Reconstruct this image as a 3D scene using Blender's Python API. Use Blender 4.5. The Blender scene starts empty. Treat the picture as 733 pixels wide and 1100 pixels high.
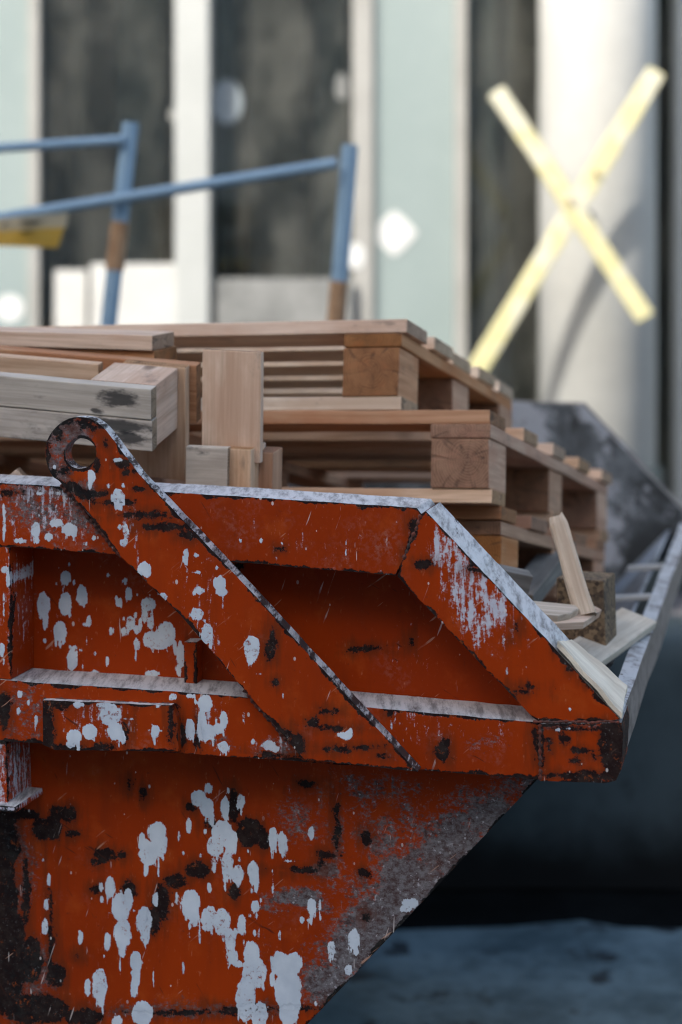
import bpy, bmesh, math, random
import numpy as np
from mathutils import Vector, Matrix, noise as mnoise
from mathutils.geometry import delaunay_2d_cdt

random.seed(7)
SC = bpy.context.scene
COL = SC.collection
R = math.radians

# ------------------------------------------------------------------ camera
F, CX, HY, CAMZ = 2000.0, 366.5, 296.0, 1.68     # focal length in photo pixels, centre column, horizon row, eye height
cam_d = bpy.data.cameras.new('camera')
cam = bpy.data.objects.new('camera', cam_d); COL.objects.link(cam)
cam.location = (0, 0, CAMZ); cam.rotation_euler = (R(90), 0, 0)
cam_d.sensor_fit = 'HORIZONTAL'; cam_d.sensor_width = 24.0
cam_d.lens = F / 733.0 * 24.0
cam_d.shift_y = -(550 - HY) / 733.0
cam_d.clip_start = 0.05; cam_d.clip_end = 2000
cam_d.dof.use_dof = True; cam_d.dof.focus_distance = 2.51; cam_d.dof.aperture_fstop = 2.6
SC.camera = cam

# ------------------------------------------------------------------ light
SUN_EL, SUN_AZ = R(30), R(31)                     # elevation; direction the light travels, clockwise from +Y
L = Vector((math.cos(SUN_EL)*math.sin(SUN_AZ), math.cos(SUN_EL)*math.cos(SUN_AZ), -math.sin(SUN_EL)))
wd = bpy.data.worlds.new('World'); SC.world = wd; wd.use_nodes = True
nt = wd.node_tree; nt.nodes.clear()
sky = nt.nodes.new('ShaderNodeTexSky'); sky.sky_type = 'NISHITA'; sky.sun_disc = False
sky.air_density = 1.0; sky.dust_density = 3.0; sky.ozone_density = 1.0
sky.sun_elevation = SUN_EL; sky.sun_rotation = SUN_AZ + math.pi
bg = nt.nodes.new('ShaderNodeBackground'); bg.inputs['Strength'].default_value = 0.15
wo = nt.nodes.new('ShaderNodeOutputWorld')
nt.links.new(sky.outputs[0], bg.inputs[0]); nt.links.new(bg.outputs[0], wo.inputs[0])
sl = bpy.data.lights.new('sun', 'SUN'); sl.energy = 2.0; sl.angle = R(0.5); sl.color = (1.0, 0.95, 0.86)
so = bpy.data.objects.new('sun', sl); COL.objects.link(so)
so.rotation_euler = L.to_track_quat('-Z', 'Y').to_euler(); so.location = (-8, -8, 20)
SC.view_settings.view_transform = 'Standard'; SC.view_settings.look = 'None'
SC.view_settings.exposure = 1.4; SC.view_settings.gamma = 1.0
SC.view_settings.use_curve_mapping = False
SC.cycles.pixel_filter_type = 'BLACKMAN_HARRIS'; SC.cycles.filter_width = 1.15

# ------------------------------------------------------------------ helpers
CAM = Vector((0, 0, CAMZ))
def ray(px, py): return Vector(((px-CX)/F, 1.0, -(py-HY)/F))
def at(px, py, Y): return CAM + ray(px, py)*Y      # measure a point of the photo at a given distance

def tag(o, label=None, cat=None, group=None, kind=None):
    if label: o['label'] = label
    if cat: o['category'] = cat
    if group: o['group'] = group
    if kind: o['kind'] = kind
    return o
def empty(name, loc, label, cat, group=None):
    o = bpy.data.objects.new(name, None); COL.objects.link(o)
    o.location = loc; o.empty_display_size = .1
    return tag(o, label, cat, group)
def link(name, me, mat, parent=None, W=None):
    """link mesh me; W is its world matrix"""
    o = bpy.data.objects.new(name, me); COL.objects.link(o)
    if mat: me.materials.append(mat)
    W = W or Matrix()
    if parent:
        o.parent = parent
        P = Matrix.Translation(parent_world(parent)) if parent.type == 'EMPTY' else PW[parent.name]
        o.matrix_basis = P.inverted() @ W
    else:
        o.matrix_basis = W
    PW[o.name] = W.copy()
    return o
PW = {}
def parent_world(p): return p.location
def frame(a, d, n, loc):
    M = Matrix.Identity(4)
    for i in range(3):
        M[i][0] = a[i]; M[i][1] = d[i]; M[i][2] = n[i]; M[i][3] = loc[i]
    return M
def ortho(a, d):
    """unit axes: d is kept, a is made square to it, n = a x d"""
    d = d.normalized(); a = (a - d*a.dot(d)).normalized()
    return a, d, a.cross(d).normalized()
def box_mesh(l, w, t, bevel=.002, segs=1, jitter=0.0, seed=0, taper=0.0):
    bm = bmesh.new()
    bmesh.ops.create_cube(bm, size=1.0)
    for v in bm.verts: v.co = Vector((v.co.x*l, v.co.y*w, v.co.z*t))
    if segs > 1:
        for i in range(1, segs):
            bmesh.ops.bisect_plane(bm, geom=bm.verts[:]+bm.edges[:]+bm.faces[:], plane_co=(-l/2+l*i/segs, 0, 0), plane_no=(1, 0, 0))
    if bevel > 0:
        es = [e for e in bm.edges if len(e.link_faces) == 2 and e.calc_face_angle(0) > .5]
        bmesh.ops.bevel(bm, geom=es, offset=bevel, segments=2, profile=.6, affect='EDGES', clamp_overlap=True)
    if jitter:
        for v in bm.verts:
            p = v.co*7 + Vector((seed*3.1, seed*1.7, seed*.9))
            v.co += mnoise.noise_vector(p)*jitter + mnoise.noise_vector(p*6)*jitter*.35
    me = bpy.data.meshes.new('board'); bm.to_mesh(me); bm.free()
    return me
NB = [0]
def board(name, parent, loc, axes, dims, mat, bevel=.002, jitter=.0012, segs=None):
    """a plank or block: its grain runs along its own x axis"""
    NB[0] += 1
    me = box_mesh(*dims, bevel=bevel, segs=segs or max(1, int(dims[0]/.06)), jitter=jitter, seed=NB[0])
    return link(name, me, mat, parent, frame(*axes, loc))
def bm_link(name, bm, mat, parent=None, loc=None, smooth=False):
    me = bpy.data.meshes.new(name)
    if smooth:
        for f in bm.faces: f.smooth = True
    bm.to_mesh(me); bm.free()
    return link(name, me, mat, parent, Matrix.Translation(loc or (0, 0, 0)))
def add_box(bm, x0, x1, y0, y1, z0, z1, bev=0):
    r = bmesh.ops.create_cube(bm, size=1.0)
    for v in r['verts']:
        v.co = Vector(((x0+x1)/2+v.co.x*(x1-x0), (y0+y1)/2+v.co.y*(y1-y0), (z0+z1)/2+v.co.z*(z1-z0)))
    if bev:
        es = list({e for v in r['verts'] for e in v.link_edges})
        bmesh.ops.bevel(bm, geom=es, offset=bev, segments=2, profile=.6, affect='EDGES')
def box_part(name, parent, x0, x1, y0, y1, z0, z1, mat, bev=.004):
    bm = bmesh.new(); add_box(bm, x0, x1, y0, y1, z0, z1, bev)
    return bm_link(name, bm, mat, parent)
def tube_part(name, parent, p0, p1, r, mat, seg=20, caps=True):
    bm = bmesh.new(); ax = (p1-p0); ln = ax.length
    bmesh.ops.create_cone(bm, cap_ends=caps, segments=seg, radius1=r, radius2=r, depth=ln)
    for f in bm.faces: f.smooth = len(f.verts) == 4
    es = [e for e in bm.edges if len(e.link_faces) == 2 and e.calc_face_angle(0) > 1]
    for e in es: e.smooth = False
    q = ax.to_track_quat('Z', 'Y')
    me = bpy.data.meshes.new(name); bm.to_mesh(me); bm.free()
    return link(name, me, mat, parent, Matrix.Translation((p0+p1)/2) @ q.to_matrix().to_4x4())

# ------------------------------------------------------------------ materials
class NT:
    """small wrapper for writing node trees"""
    def __init__(s, name):
        s.m = bpy.data.materials.new(name); s.m.use_nodes = True
        s.t = s.m.node_tree; s.t.nodes.clear()
        s.out = s.t.nodes.new('ShaderNodeOutputMaterial')
        s.b = s.t.nodes.new('ShaderNodeBsdfPrincipled')
        s.t.links.new(s.b.outputs[0], s.out.inputs[0])
        s.tc = s.t.nodes.new('ShaderNodeTexCoord')
        s.obj = s.tc.outputs['Object']
    def n(s, typ, **kw):
        x = s.t.nodes.new(typ)
        for k, v in kw.items(): setattr(x, k, v)
        return x
    def put(s, sock, v):
        if isinstance(v, bpy.types.NodeSocket): s.t.links.new(v, sock)
        elif isinstance(v, (tuple, list)) and len(v) == 3 and sock.type == 'RGBA': sock.default_value = (*v, 1)
        else: sock.default_value = v
    def math(s, op, a, b=0.0, c=None, clamp=False):
        x = s.n('ShaderNodeMath', operation=op, use_clamp=clamp)
        s.put(x.inputs[0], a); s.put(x.inputs[1], b)
        if c is not None: s.put(x.inputs[2], c)
        return x.outputs[0]
    def noise(s, vec, scale, detail=4, rough=.55, dist=0.0, color=False):
        x = s.n('ShaderNodeTexNoise'); s.put(x.inputs['Vector'], vec)
        x.inputs['Scale'].default_value = scale; x.inputs['Detail'].default_value = detail
        x.inputs['Roughness'].default_value = rough; x.inputs['Distortion'].default_value = dist
        return x.outputs['Color' if color else 'Fac']
    def vor(s, vec, scale, feature='F1', rnd=1.0, out='Distance'):
        x = s.n('ShaderNodeTexVoronoi', feature=feature); s.put(x.inputs['Vector'], vec)
        x.inputs['Scale'].default_value = scale; x.inputs['Randomness'].default_value = rnd
        return x.outputs[out]
    def scale(s, vec, sx, sy, sz, off=None):
        x = s.n('ShaderNodeMapping'); s.put(x.inputs['Vector'], vec)
        x.inputs['Scale'].default_value = (sx, sy, sz)
        if off is not None: s.put(x.inputs['Location'], off)
        return x.outputs[0]
    def ramp(s, v, a, b, lo=0.0, hi=1.0, smooth=True):
        x = s.n('ShaderNodeMapRange', interpolation_type='SMOOTHSTEP' if smooth else 'LINEAR')
        s.put(x.inputs[0], v); x.inputs[1].default_value = a; x.inputs[2].default_value = b
        x.inputs[3].default_value = lo; x.inputs[4].default_value = hi
        return x.outputs[0]
    def mix(s, f, a, b):
        x = s.n('ShaderNodeMix', data_type='RGBA')
        s.put(x.inputs[0], f); s.put(x.inputs[6], a); s.put(x.inputs[7], b)
        return x.outputs[2]
    def mixf(s, f, a, b):
        x = s.n('ShaderNodeMix', data_type='FLOAT')
        s.put(x.inputs[0], f); s.put(x.inputs[2], a); s.put(x.inputs[3], b)
        return x.outputs[0]
    def attr(s, name):
        x = s.n('ShaderNodeAttribute', attribute_name=name); return x.outputs['Fac']
    def bump(s, h, strength, dist):
        x = s.n('ShaderNodeBump'); x.inputs['Strength'].default_value = strength; x.inputs['Distance'].default_value = dist
        s.put(x.inputs['Height'], h); s.t.links.new(x.outputs[0], s.b.inputs['Normal'])
    def done(s, color, rough, metal=0.0, spec=None):
        s.put(s.b.inputs['Base Color'], color); s.put(s.b.inputs['Roughness'], rough); s.put(s.b.inputs['Metallic'], metal)
        if spec is not None: s.b.inputs['Specular IOR Level'].default_value = spec
        return s.m

def plain(name, c1, c2, scale=6, rough=.6, bump=.2, bdist=.002, spots=None, metal=0.0):
    k = NT(name)
    a = k.noise(k.obj, scale, 6, .6)
    b = k.noise(k.obj, scale*9, 4, .6)
    f = k.math('ADD', k.math('MULTIPLY', a, .7), k.math('MULTIPLY', b, .3))
    col = k.mix(k.ramp(f, .35, .65), c1, c2)
    if spots:
        m = k.ramp(k.noise(k.obj, spots[1], 6, .65), spots[2], spots[2]+.06)
        col = k.mix(m, col, spots[0])
    k.bump(f, bump, bdist)
    return k.done(col, k.mixf(a, rough-.08, rough+.08), metal)

# --- the skip's paint: red enamel, chipped, scuffed and splashed
def skip_paint(name='splashed_red_enamel', black_top=.615):
    k = NT(name); o = k.obj
    big = k.noise(o, 3.2, 4, .55); mid = k.noise(o, 22, 5, .6); fine = k.noise(o, 160, 4, .6)
    ver = k.scale(o, 1, 1, .12)
    run = k.noise(ver, 34, 4, .6)                     # runs and washed streaks
    runf = k.noise(k.scale(o, 1, 1, .16), 150, 4, .65)
    red = k.mix(k.ramp(big, .35, .66), (.36, .038, .002), (.29, .029, .0015))
    red = k.mix(k.math('MULTIPLY', k.ramp(run, .48, .74), .5), red, (.22, .026, .004))
    red = k.mix(k.math('MULTIPLY', k.ramp(mid, .52, .75), .45), red, (.46, .075, .010))
    # thin dust and rubbed patches
    dust_veil = k.math('MULTIPLY', k.ramp(k.noise(o, 9, 8, .7), .55, .75), k.ramp(fine, .42, .62))
    red = k.mix(k.math('MULTIPLY', dust_veil, .30), red, (.40, .25, .20))
    red = k.mix(k.math('MULTIPLY', k.ramp(k.noise(o, 130, 6, .75), .60, .72), .55), red, (.10, .022, .012))
    red = k.mix(k.math('MULTIPLY', k.ramp(k.noise(k.scale(o, 1, 1, .35), 190, 5, .7), .62, .72), .5), red, (.60, .22, .11))
    # bare steel
    steel = k.attr('steel')
    sn = k.math('ADD', k.math('MULTIPLY', k.noise(o, 26, 9, .8), .5), k.math('MULTIPLY', k.noise(k.scale(o, .7, .7, 1), 200, 7, .8), .5))
    sm = k.ramp(k.math('ADD', steel, k.math('MULTIPLY', k.math('SUBTRACT', sn, .5), 3.0)), .38, .68)
    sc = k.mix(k.ramp(k.noise(k.scale(o, .75, .75, 1), 130, 8, .8), .36, .64), (.028, .032, .032), (.185, .205, .21))
    sc = k.mix(k.ramp(fine, .60, .70), sc, (.42, .42, .43))
    sc = k.mix(k.math('MULTIPLY', k.ramp(mid, .56, .72), .18), sc, (.12, .065, .045))
    col = k.mix(k.math('MULTIPLY', sm, .88), red, sc)
    # whitish vertical scuffs
    stk = k.attr('streak')
    st = k.ramp(k.math('ADD', stk, k.math('MULTIPLY', k.math('SUBTRACT', k.math('ADD', k.math('MULTIPLY', runf, .5), k.math('MULTIPLY', k.noise(o, 140, 7, .8), .5)), .5), 3.2)), .45, .70)
    col = k.mix(k.math('MULTIPLY', st, .92), col, k.mix(fine, (.46, .48, .55), (.66, .68, .73)))
    # chips down to black rust, along edges and in patches
    ed = k.attr('edge')                               # millimetres from the plate's edge
    en = k.math('ADD', k.math('MULTIPLY', k.noise(o, 26, 7, .7), 30.0), -13.0)
    ew = k.ramp(k.math('SUBTRACT', ed, en), -.4, .6, 1.0, 0.0)
    ch = k.attr('chip')
    cm = k.ramp(k.math('ADD', ch, k.math('MULTIPLY', k.math('SUBTRACT', k.math('ADD', k.math('MULTIPLY', k.noise(o, 27, 8, .75), .5), k.math('ADD', k.math('MULTIPLY', k.noise(o, 85, 7, .8), .32), k.math('MULTIPLY', k.noise(o, 230, 5, .8), .18))), .5), 52.0)), -.7, .7, 1.0, 0.0)
    pit = k.ramp(k.noise(o, 60, 6, .7), .70, .74)
    dark = k.math('MAXIMUM', k.math('MAXIMUM', ew, cm), k.math('MULTIPLY', pit, .8))
    dc = k.mix(k.ramp(k.noise(o, 55, 6, .7), .4, .66), (.006, .006, .006), (.022, .019, .016))
    dc = k.mix(k.ramp(k.noise(o, 170, 6, .85), .58, .68), dc, (.17, .172, .17))
    dc = k.mix(k.ramp(k.noise(o, 70, 6, .8), .59, .64), dc, (.22, .05, .012))
    col = k.mix(k.math('MULTIPLY', dark, .97), col, dc)
    # rust stain bleeding downwards from the chips
    halo = k.ramp(k.math('ADD', ch, k.math('MULTIPLY', k.math('SUBTRACT', k.noise(k.scale(o, 1, 1, .12), 70, 5, .7), .5), 40.0)), -2.0, 12.0, 1.0, 0.0)
    col = k.mix(k.math('MULTIPLY', k.math('MULTIPLY', halo, k.math('SUBTRACT', 1.0, dark)), .60), col, (.105, .024, .007))
    # scratches, light and dark, in two directions
    for rot, lo_, cc in ((.7, .70, (.55, .30, .20)), (-.5, .71, (.05, .014, .008)), (1.25, .715, (.62, .50, .44)), (-1.0, .70, (.06, .016, .008))):
        mp = k.n('ShaderNodeMapping'); k.put(mp.inputs['Vector'], o); mp.inputs['Rotation'].default_value = (0, rot, 0)
        scn = k.noise(k.scale(mp.outputs[0], .06, .3, 1.0), 190, 2, .5)
        scm = k.math('MULTIPLY', k.ramp(scn, lo_, lo_+.03), k.ramp(k.noise(o, 8+3*rot, 4, .6), .48, .60))
        col = k.mix(k.math('MULTIPLY', scm, .7), col, cc)
    # small spatter
    wv = k.scale(o, 1, 1, .62)
    spat = k.n('ShaderNodeTexVoronoi', feature='F1'); k.put(spat.inputs['Vector'], wv); spat.inputs['Scale'].default_value = 62
    sr = k.n('ShaderNodeSeparateColor'); k.t.links.new(spat.outputs['Color'], sr.inputs[0])
    rad = k.ramp(sr.outputs[0], .45, 1.0, 0.0, .13, smooth=False)
    sp = k.math('MULTIPLY', k.math('LESS_THAN', spat.outputs['Distance'], rad), k.ramp(k.noise(o, 6, 2), .40, .55))
    hair = k.ramp(k.noise(k.scale(o, 1.0, 1.0, .10), 210, 2, .5), .725, .755)
    sp = k.math('MAXIMUM', sp, k.math('MULTIPLY', hair, k.ramp(k.noise(o, 11, 3), .47, .60)))
    col = k.mix(k.math('MULTIPLY', sp, .75), col, (.70, .62, .56))
    # splashes of white paint with ragged, running edges
    pa = k.attr('paint')
    pn = k.math('ADD', k.math('MULTIPLY', k.math('SUBTRACT', k.noise(o, 120, 6, .7), .5), 6.0),
                k.math('MULTIPLY', k.math('SUBTRACT', k.noise(k.scale(o, 1, 1, .14), 230, 3, .6), .5), 6.0))
    pm = k.ramp(k.math('ADD', pa, k.math('ADD', pn, .55)), -.35, .35, 1.0, 0.0)
    holes = k.ramp(k.noise(o, 170, 6, .8), .56, .61)
    rub = k.ramp(k.noise(o, 17, 4), .49, .60)
    pm = k.math('MULTIPLY', pm, k.math('SUBTRACT', 1.0, k.math('MULTIPLY', k.math('MULTIPLY', holes, rub), .9)))
    pc = k.mix(k.ramp(mid, .3, .7), (.54, .585, .63), (.68, .72, .75))
    col = k.mix(pm, col, pc)
    # tops of rails: paint scraped off, dust and sky sheen put into the colour
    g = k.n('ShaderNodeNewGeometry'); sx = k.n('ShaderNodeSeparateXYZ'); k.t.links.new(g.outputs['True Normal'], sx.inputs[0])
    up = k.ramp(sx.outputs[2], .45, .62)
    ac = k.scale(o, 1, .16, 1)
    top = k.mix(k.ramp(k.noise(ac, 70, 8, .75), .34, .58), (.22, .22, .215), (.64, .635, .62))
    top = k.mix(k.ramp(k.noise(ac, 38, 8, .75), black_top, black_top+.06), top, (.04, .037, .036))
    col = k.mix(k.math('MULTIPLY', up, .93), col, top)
    h = k.math('ADD', k.math('MULTIPLY', pm, .5), k.math('MULTIPLY', dark, -.5))
    h = k.math('ADD', h, k.math('MULTIPLY', k.noise(o, 300, 3, .6), .12))
    h = k.math('ADD', h, k.math('MULTIPLY', mid, .25))
    k.bump(h, .55, .0022)
    ro = k.mixf(dark, k.mixf(big, .40, .55), .8)
    ro = k.mixf(pm, ro, .55); ro = k.mixf(k.math('MULTIPLY', up, .9), ro, .7); ro = k.mixf(k.math('MULTIPLY', sm, .8), ro, .5)
    return k.done(col, ro, 0.0, .12)
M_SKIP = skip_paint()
M_WELD = plain('painted_over_weld', (.17, .024, .005), (.030, .020, .015), 60, .6, .6, .001, ((.30, .29, .29), 80, .66))
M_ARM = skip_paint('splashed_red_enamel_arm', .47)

def skip_inner():
    k = NT('scraped_slate_steel'); o = k.obj
    a = k.noise(o, 6.5, 8, .72, .6); b = k.noise(o, 4.2, 7, .68); f = k.noise(o, 30, 6, .7)
    col = k.mix(k.ramp(a, .38, .62), (.016, .020, .022), (.10, .115, .128))
    col = k.mix(k.ramp(b, .54, .61), col, (.27, .29, .32))
    col = k.mix(k.math('MULTIPLY', k.ramp(k.noise(o, 3.7, 6, .6), .60, .66), .8), col, (.20, .065, .045))
    col = k.mix(k.ramp(f, .60, .68), col, (.02, .02, .022))
    k.bump(f, .4, .003)
    return k.done(col, .6)
M_INNER = skip_inner()
def end_inner():
    k = NT('pale_scraped_end_steel'); o = k.obj
    a = k.noise(o, 7, 8, .7, .5); f = k.noise(o, 34, 6, .7)
    col = k.mix(k.ramp(a, .36, .62), (.07, .085, .10), (.28, .31, .34))
    col = k.mix(k.ramp(k.noise(o, 4, 6, .65), .55, .63), col, (.52, .53, .54))
    col = k.mix(k.ramp(f, .60, .68), col, (.03, .03, .035))
    k.bump(f, .4, .003)
    return k.done(col, .65)
M_END = end_inner()
def lip_paint():
    k = NT('worn_pale_rim'); o = k.obj
    a = k.noise(k.scale(o, 1, .6, 1), 30, 9, .72); b = k.noise(o, 7, 4, .6)
    col = k.mix(k.ramp(a, .34, .56), (.10, .08, .075), (.44, .45, .46))
    g = k.n('ShaderNodeNewGeometry'); sx = k.n('ShaderNodeSeparateXYZ'); k.t.links.new(g.outputs['True Normal'], sx.inputs[0])
    side = k.mix(k.ramp(a, .36, .62), (.11, .078, .062), (.24, .19, .165))
    col = k.mix(k.ramp(sx.outputs[2], .3, .5), side, col)
    col = k.mix(k.ramp(k.noise(o, 60, 6, .7), .62, .7), col, (.02, .018, .018))
    k.bump(a, .5, .003)
    return k.done(col, .65)
M_LIP = lip_paint()

def wood(name, light, dark, stain, grey=0.0, rough=.72, blots=()):
    k = NT(name); o = k.obj
    oi = k.n('ShaderNodeObjectInfo'); rnd = oi.outputs['Random']
    off = k.n('ShaderNodeCombineXYZ'); k.put(off.inputs[0], k.math('MULTIPLY', rnd, 37.0)); k.put(off.inputs[1], k.math('MULTIPLY', rnd, 3.0)); k.put(off.inputs[2], k.math('MULTIPLY', rnd, 11.0))
    ov = k.n('ShaderNodeVectorMath', operation='ADD'); k.put(ov.inputs[0], o); k.t.links.new(off.outputs[0], ov.inputs[1]); p = ov.outputs[0]
    g1 = k.noise(k.scale(p, 2.2, 40, 40), 1.0, 5, .6, 1.2)
    g2 = k.noise(k.scale(p, 6, 260, 260), 1.0, 4, .65)
    bl = k.noise(k.scale(p, 5, 14, 14), 1.0, 5, .6)
    fig = k.math('ADD', k.math('MULTIPLY', g1, .62), k.math('MULTIPLY', g2, .38))
    col = k.mix(k.ramp(fig, .36, .62), dark, light)
    col = k.mix(k.math('MULTIPLY', k.ramp(bl, .44, .64), .6), col, stain)
    # knots: rare, elongated along the grain
    kv = k.n('ShaderNodeTexVoronoi', feature='F1'); k.put(kv.inputs['Vector'], k.scale(p, 5.5, 12, 2.0)); kv.inputs['Scale'].default_value = 1.0
    kc = k.n('ShaderNodeSeparateColor'); k.t.links.new(kv.outputs['Color'], kc.inputs[0])
    kn = k.math('MULTIPLY', k.ramp(kv.outputs['Distance'], .07, .17, 1.0, 0.0), k.math('GREATER_THAN', kc.outputs[0], .62))
    col = k.mix(k.math('MULTIPLY', kn, .8), col, (dark[0]*.28, dark[1]*.24, dark[2]*.22))
    # black mould and dirt
    mo = k.math('MULTIPLY', k.ramp(k.noise(k.scale(p, .55, 1, 1), 9, 6, .7), .57-.04*grey, .68-.04*grey), k.ramp(g2, .32, .54))
    col = k.mix(k.math('MULTIPLY', mo, .5 + .4*grey), col, (.045, .042, .040))
    for bx, bz, rx, rz in blots:                      # black water stains at a board's end
        sb = k.n('ShaderNodeSeparateXYZ'); k.put(sb.inputs[0], o)
        ex = k.math('DIVIDE', k.math('SUBTRACT', sb.outputs[0], bx), rx); ez = k.math('DIVIDE', k.math('SUBTRACT', sb.outputs[2], bz), rz)
        dd = k.math('ADD', k.math('SQRT', k.math('ADD', k.math('MULTIPLY', ex, ex), k.math('MULTIPLY', ez, ez))), k.math('MULTIPLY', k.math('SUBTRACT', k.noise(k.scale(o, .35, 1, 1), 110, 6, .75), .5), 2.2))
        col = k.mix(k.math('MULTIPLY', k.ramp(dd, .5, 1.15, 1.0, 0.0), .88), col, (.035, .034, .033))
    # end grain: rings round the pith, radial checks
    nx = k.n('ShaderNodeSeparateXYZ'); k.t.links.new(k.tc.outputs['Normal'], nx.inputs[0])
    isend = k.math('GREATER_THAN', k.math('ABSOLUTE', nx.outputs[0]), .75)
    sp = k.n('ShaderNodeSeparateXYZ'); k.put(sp.inputs[0], o)
    wob = k.math('MULTIPLY', k.math('SUBTRACT', k.noise(o, 16, 3, .5), .5), .016)
    cy = k.math('ADD', sp.outputs[1], k.math('ADD', wob, k.math('MULTIPLY', k.math('SUBTRACT', rnd, .5), .07)))
    cz = k.math('ADD', sp.outputs[2], k.math('ADD', wob, -.004))
    rr = k.math('SQRT', k.math('ADD', k.math('MULTIPLY', cy, cy), k.math('MULTIPLY', cz, cz)))
    rr2 = k.math('ADD', rr, k.math('MULTIPLY', k.noise(o, 45, 4, .6), .006))
    ring = k.math('SINE', k.math('MULTIPLY', rr2, 1500.0))
    ec = k.mix(k.math('ADD', k.math('MULTIPLY', k.ramp(ring, -.8, .9), .45), k.math('MULTIPLY', k.ramp(k.noise(o, 24, 5, .65), .3, .7), .5)), (dark[0]*.42, dark[1]*.34, dark[2]*.26), (light[0]*.66, light[1]*.58, light[2]*.48))
    an = k.math('ARCTAN2', cy, cz)
    cv = k.n('ShaderNodeCombineXYZ'); k.put(cv.inputs[0], k.math('MULTIPLY', an, 1.3)); k.put(cv.inputs[1], k.math('MULTIPLY', rr, 6.0)); k.put(cv.inputs[2], k.math('MULTIPLY', rnd, 20.0))
    cr = k.ramp(k.math('ABSOLUTE', k.math('SUBTRACT', k.noise(cv.outputs[0], 1.5, 1, .4), .5)), .006, .028, 1.0, 0.0)
    cr = k.math('MULTIPLY', cr, k.ramp(k.noise(o, 32, 2), .34, .50))
    ec = k.mix(k.math('MULTIPLY', cr, .55), ec, (.03, .018, .012))
    ec = k.mix(k.math('MULTIPLY', k.ramp(k.noise(o, 30, 5, .6), .5, .7), .4), ec, stain)
    col = k.mix(isend, col, ec)
    hv = k.n('ShaderNodeHueSaturation'); k.put(hv.inputs['Color'], col)
    k.put(hv.inputs['Value'], k.ramp(rnd, 0, 1, .82, 1.14, smooth=False)); k.put(hv.inputs['Saturation'], k.ramp(k.math('FRACT', k.math('MULTIPLY', rnd, 7.3)), 0, 1, .82, 1.12, smooth=False))
    k.bump(k.math('SUBTRACT', fig, k.math('MULTIPLY', k.math('MULTIPLY', cr, isend), .9)), .5, .0016)
    return k.done(hv.outputs[0], rough, 0.0, .25)
M_PINE = wood('sawn_pine', (.70, .50, .35), (.50, .33, .215), (.48, .27, .155))
M_WARM = wood('warm_brown_pine', (.56, .31, .17), (.36, .175, .085), (.40, .15, .06))
M_GREY = wood('weathered_grey_pine', (.66, .58, .48), (.46, .39, .32), (.36, .30, .245), grey=.8)
M_GREYS = wood('stained_grey_pine', (.66, .58, .48), (.46, .39, .32), (.36, .30, .245), grey=.8, blots=((.450, .004, .035, .014), (.16, -.006, .06, .010), (.415, -.016, .012, .005)))
M_GREYT = wood('stained_grey_pine_low', (.64, .56, .47), (.44, .375, .31), (.34, .28, .23), grey=.8, blots=((.440, .010, .07, .012), (.465, -.006, .03, .012), (.10, .01, .08, .008)))
M_PALE = wood('pale_splintered_wood', (.74, .655, .53), (.55, .47, .37), (.45, .36, .27))
M_TAN = wood('dry_tan_splinter_wood', (.64, .51, .37), (.42, .32, .22), (.36, .25, .16), grey=.4)
M_CREAM = wood('pale_cream_pine', (.80, .66, .50), (.58, .44, .31), (.50, .32, .20))
M_DGREY = wood('dark_grey_wood', (.24, .225, .20), (.12, .11, .10), (.10, .09, .08), grey=.8)  # darker copy of the grey wood
def chipboard():
    k = NT('pressed_chipboard'); o = k.obj
    v = k.n('ShaderNodeTexVoronoi', feature='F1'); k.put(v.inputs['Vector'], k.scale(o, 1, 1.6, 1)); v.inputs['Scale'].default_value = 190
    c = k.n('ShaderNodeSeparateColor'); k.t.links.new(v.outputs['Color'], c.inputs[0])
    col = k.mix(k.ramp(c.outputs[0], 0, 1), (.060, .037, .021), (.25, .165, .09))
    col = k.mix(k.ramp(k.noise(o, 20, 5, .6), .5, .7), col, (.06, .042, .03))
    k.bump(c.outputs[0], .9, .003)
    return k.done(col, .85)
M_CHIP = chipboard()

M_ASPH = plain('damp_asphalt', (.030, .034, .038), (.055, .060, .066), 3, .55, .5, .006, ((.015, .016, .017), 1.6, .55))
M_SLAB = plain('damp_blue_grey_concrete', (.050, .083, .092), (.155, .215, .228), 3.0, .5, .7, .012, ((.022, .030, .034), 5.5, .56))
M_STRIP = plain('near_black_ground', (.003, .0035, .0035), (.008, .009, .009), 5, .9, .7, .02)  # near-black strip of ground before the barrier
M_STRIP.node_tree.nodes['Principled BSDF'].inputs['Specular IOR Level'].default_value = .04
M_PAVE = plain('dry_pavement', (.12, .115, .125), (.17, .165, .175), 4, .8, .4, .004)
M_CONC = plain('dark_stained_concrete', (.018, .030, .032), (.034, .048, .051), 2.4, .7, .5, .005, ((.022, .026, .027), 3, .60))
def barrier_mat():
    k = NT('concrete_dark_at_foot'); o = k.obj
    a = k.noise(o, 2.4, 7, .62); f = k.noise(o, 22, 5, .6)
    col = k.mix(k.ramp(a, .36, .64), (.026, .039, .042), (.056, .074, .078))
    col = k.mix(k.ramp(k.noise(o, 3.1, 5, .6), .60, .68), col, (.014, .019, .019))
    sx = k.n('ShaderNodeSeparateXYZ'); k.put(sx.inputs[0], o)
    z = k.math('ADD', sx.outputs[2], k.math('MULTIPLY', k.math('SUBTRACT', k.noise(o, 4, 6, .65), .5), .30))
    col = k.mix(k.ramp(z, .06, .28, 1.0, 0.0), col, (.0045, .005, .005))   # near-black towards the foot
    k.bump(f, .4, .004)
    return k.done(col, .8, 0.0, .2)
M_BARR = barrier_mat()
M_COLUMN = plain('white_rendered_concrete', (.48, .48, .455), (.56, .56, .53), 2, .8, .2, .003)
M_WHITE = plain('white_coated_aluminium', (.345, .36, .35), (.375, .39, .38), 3, .4, .05, .001)
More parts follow.
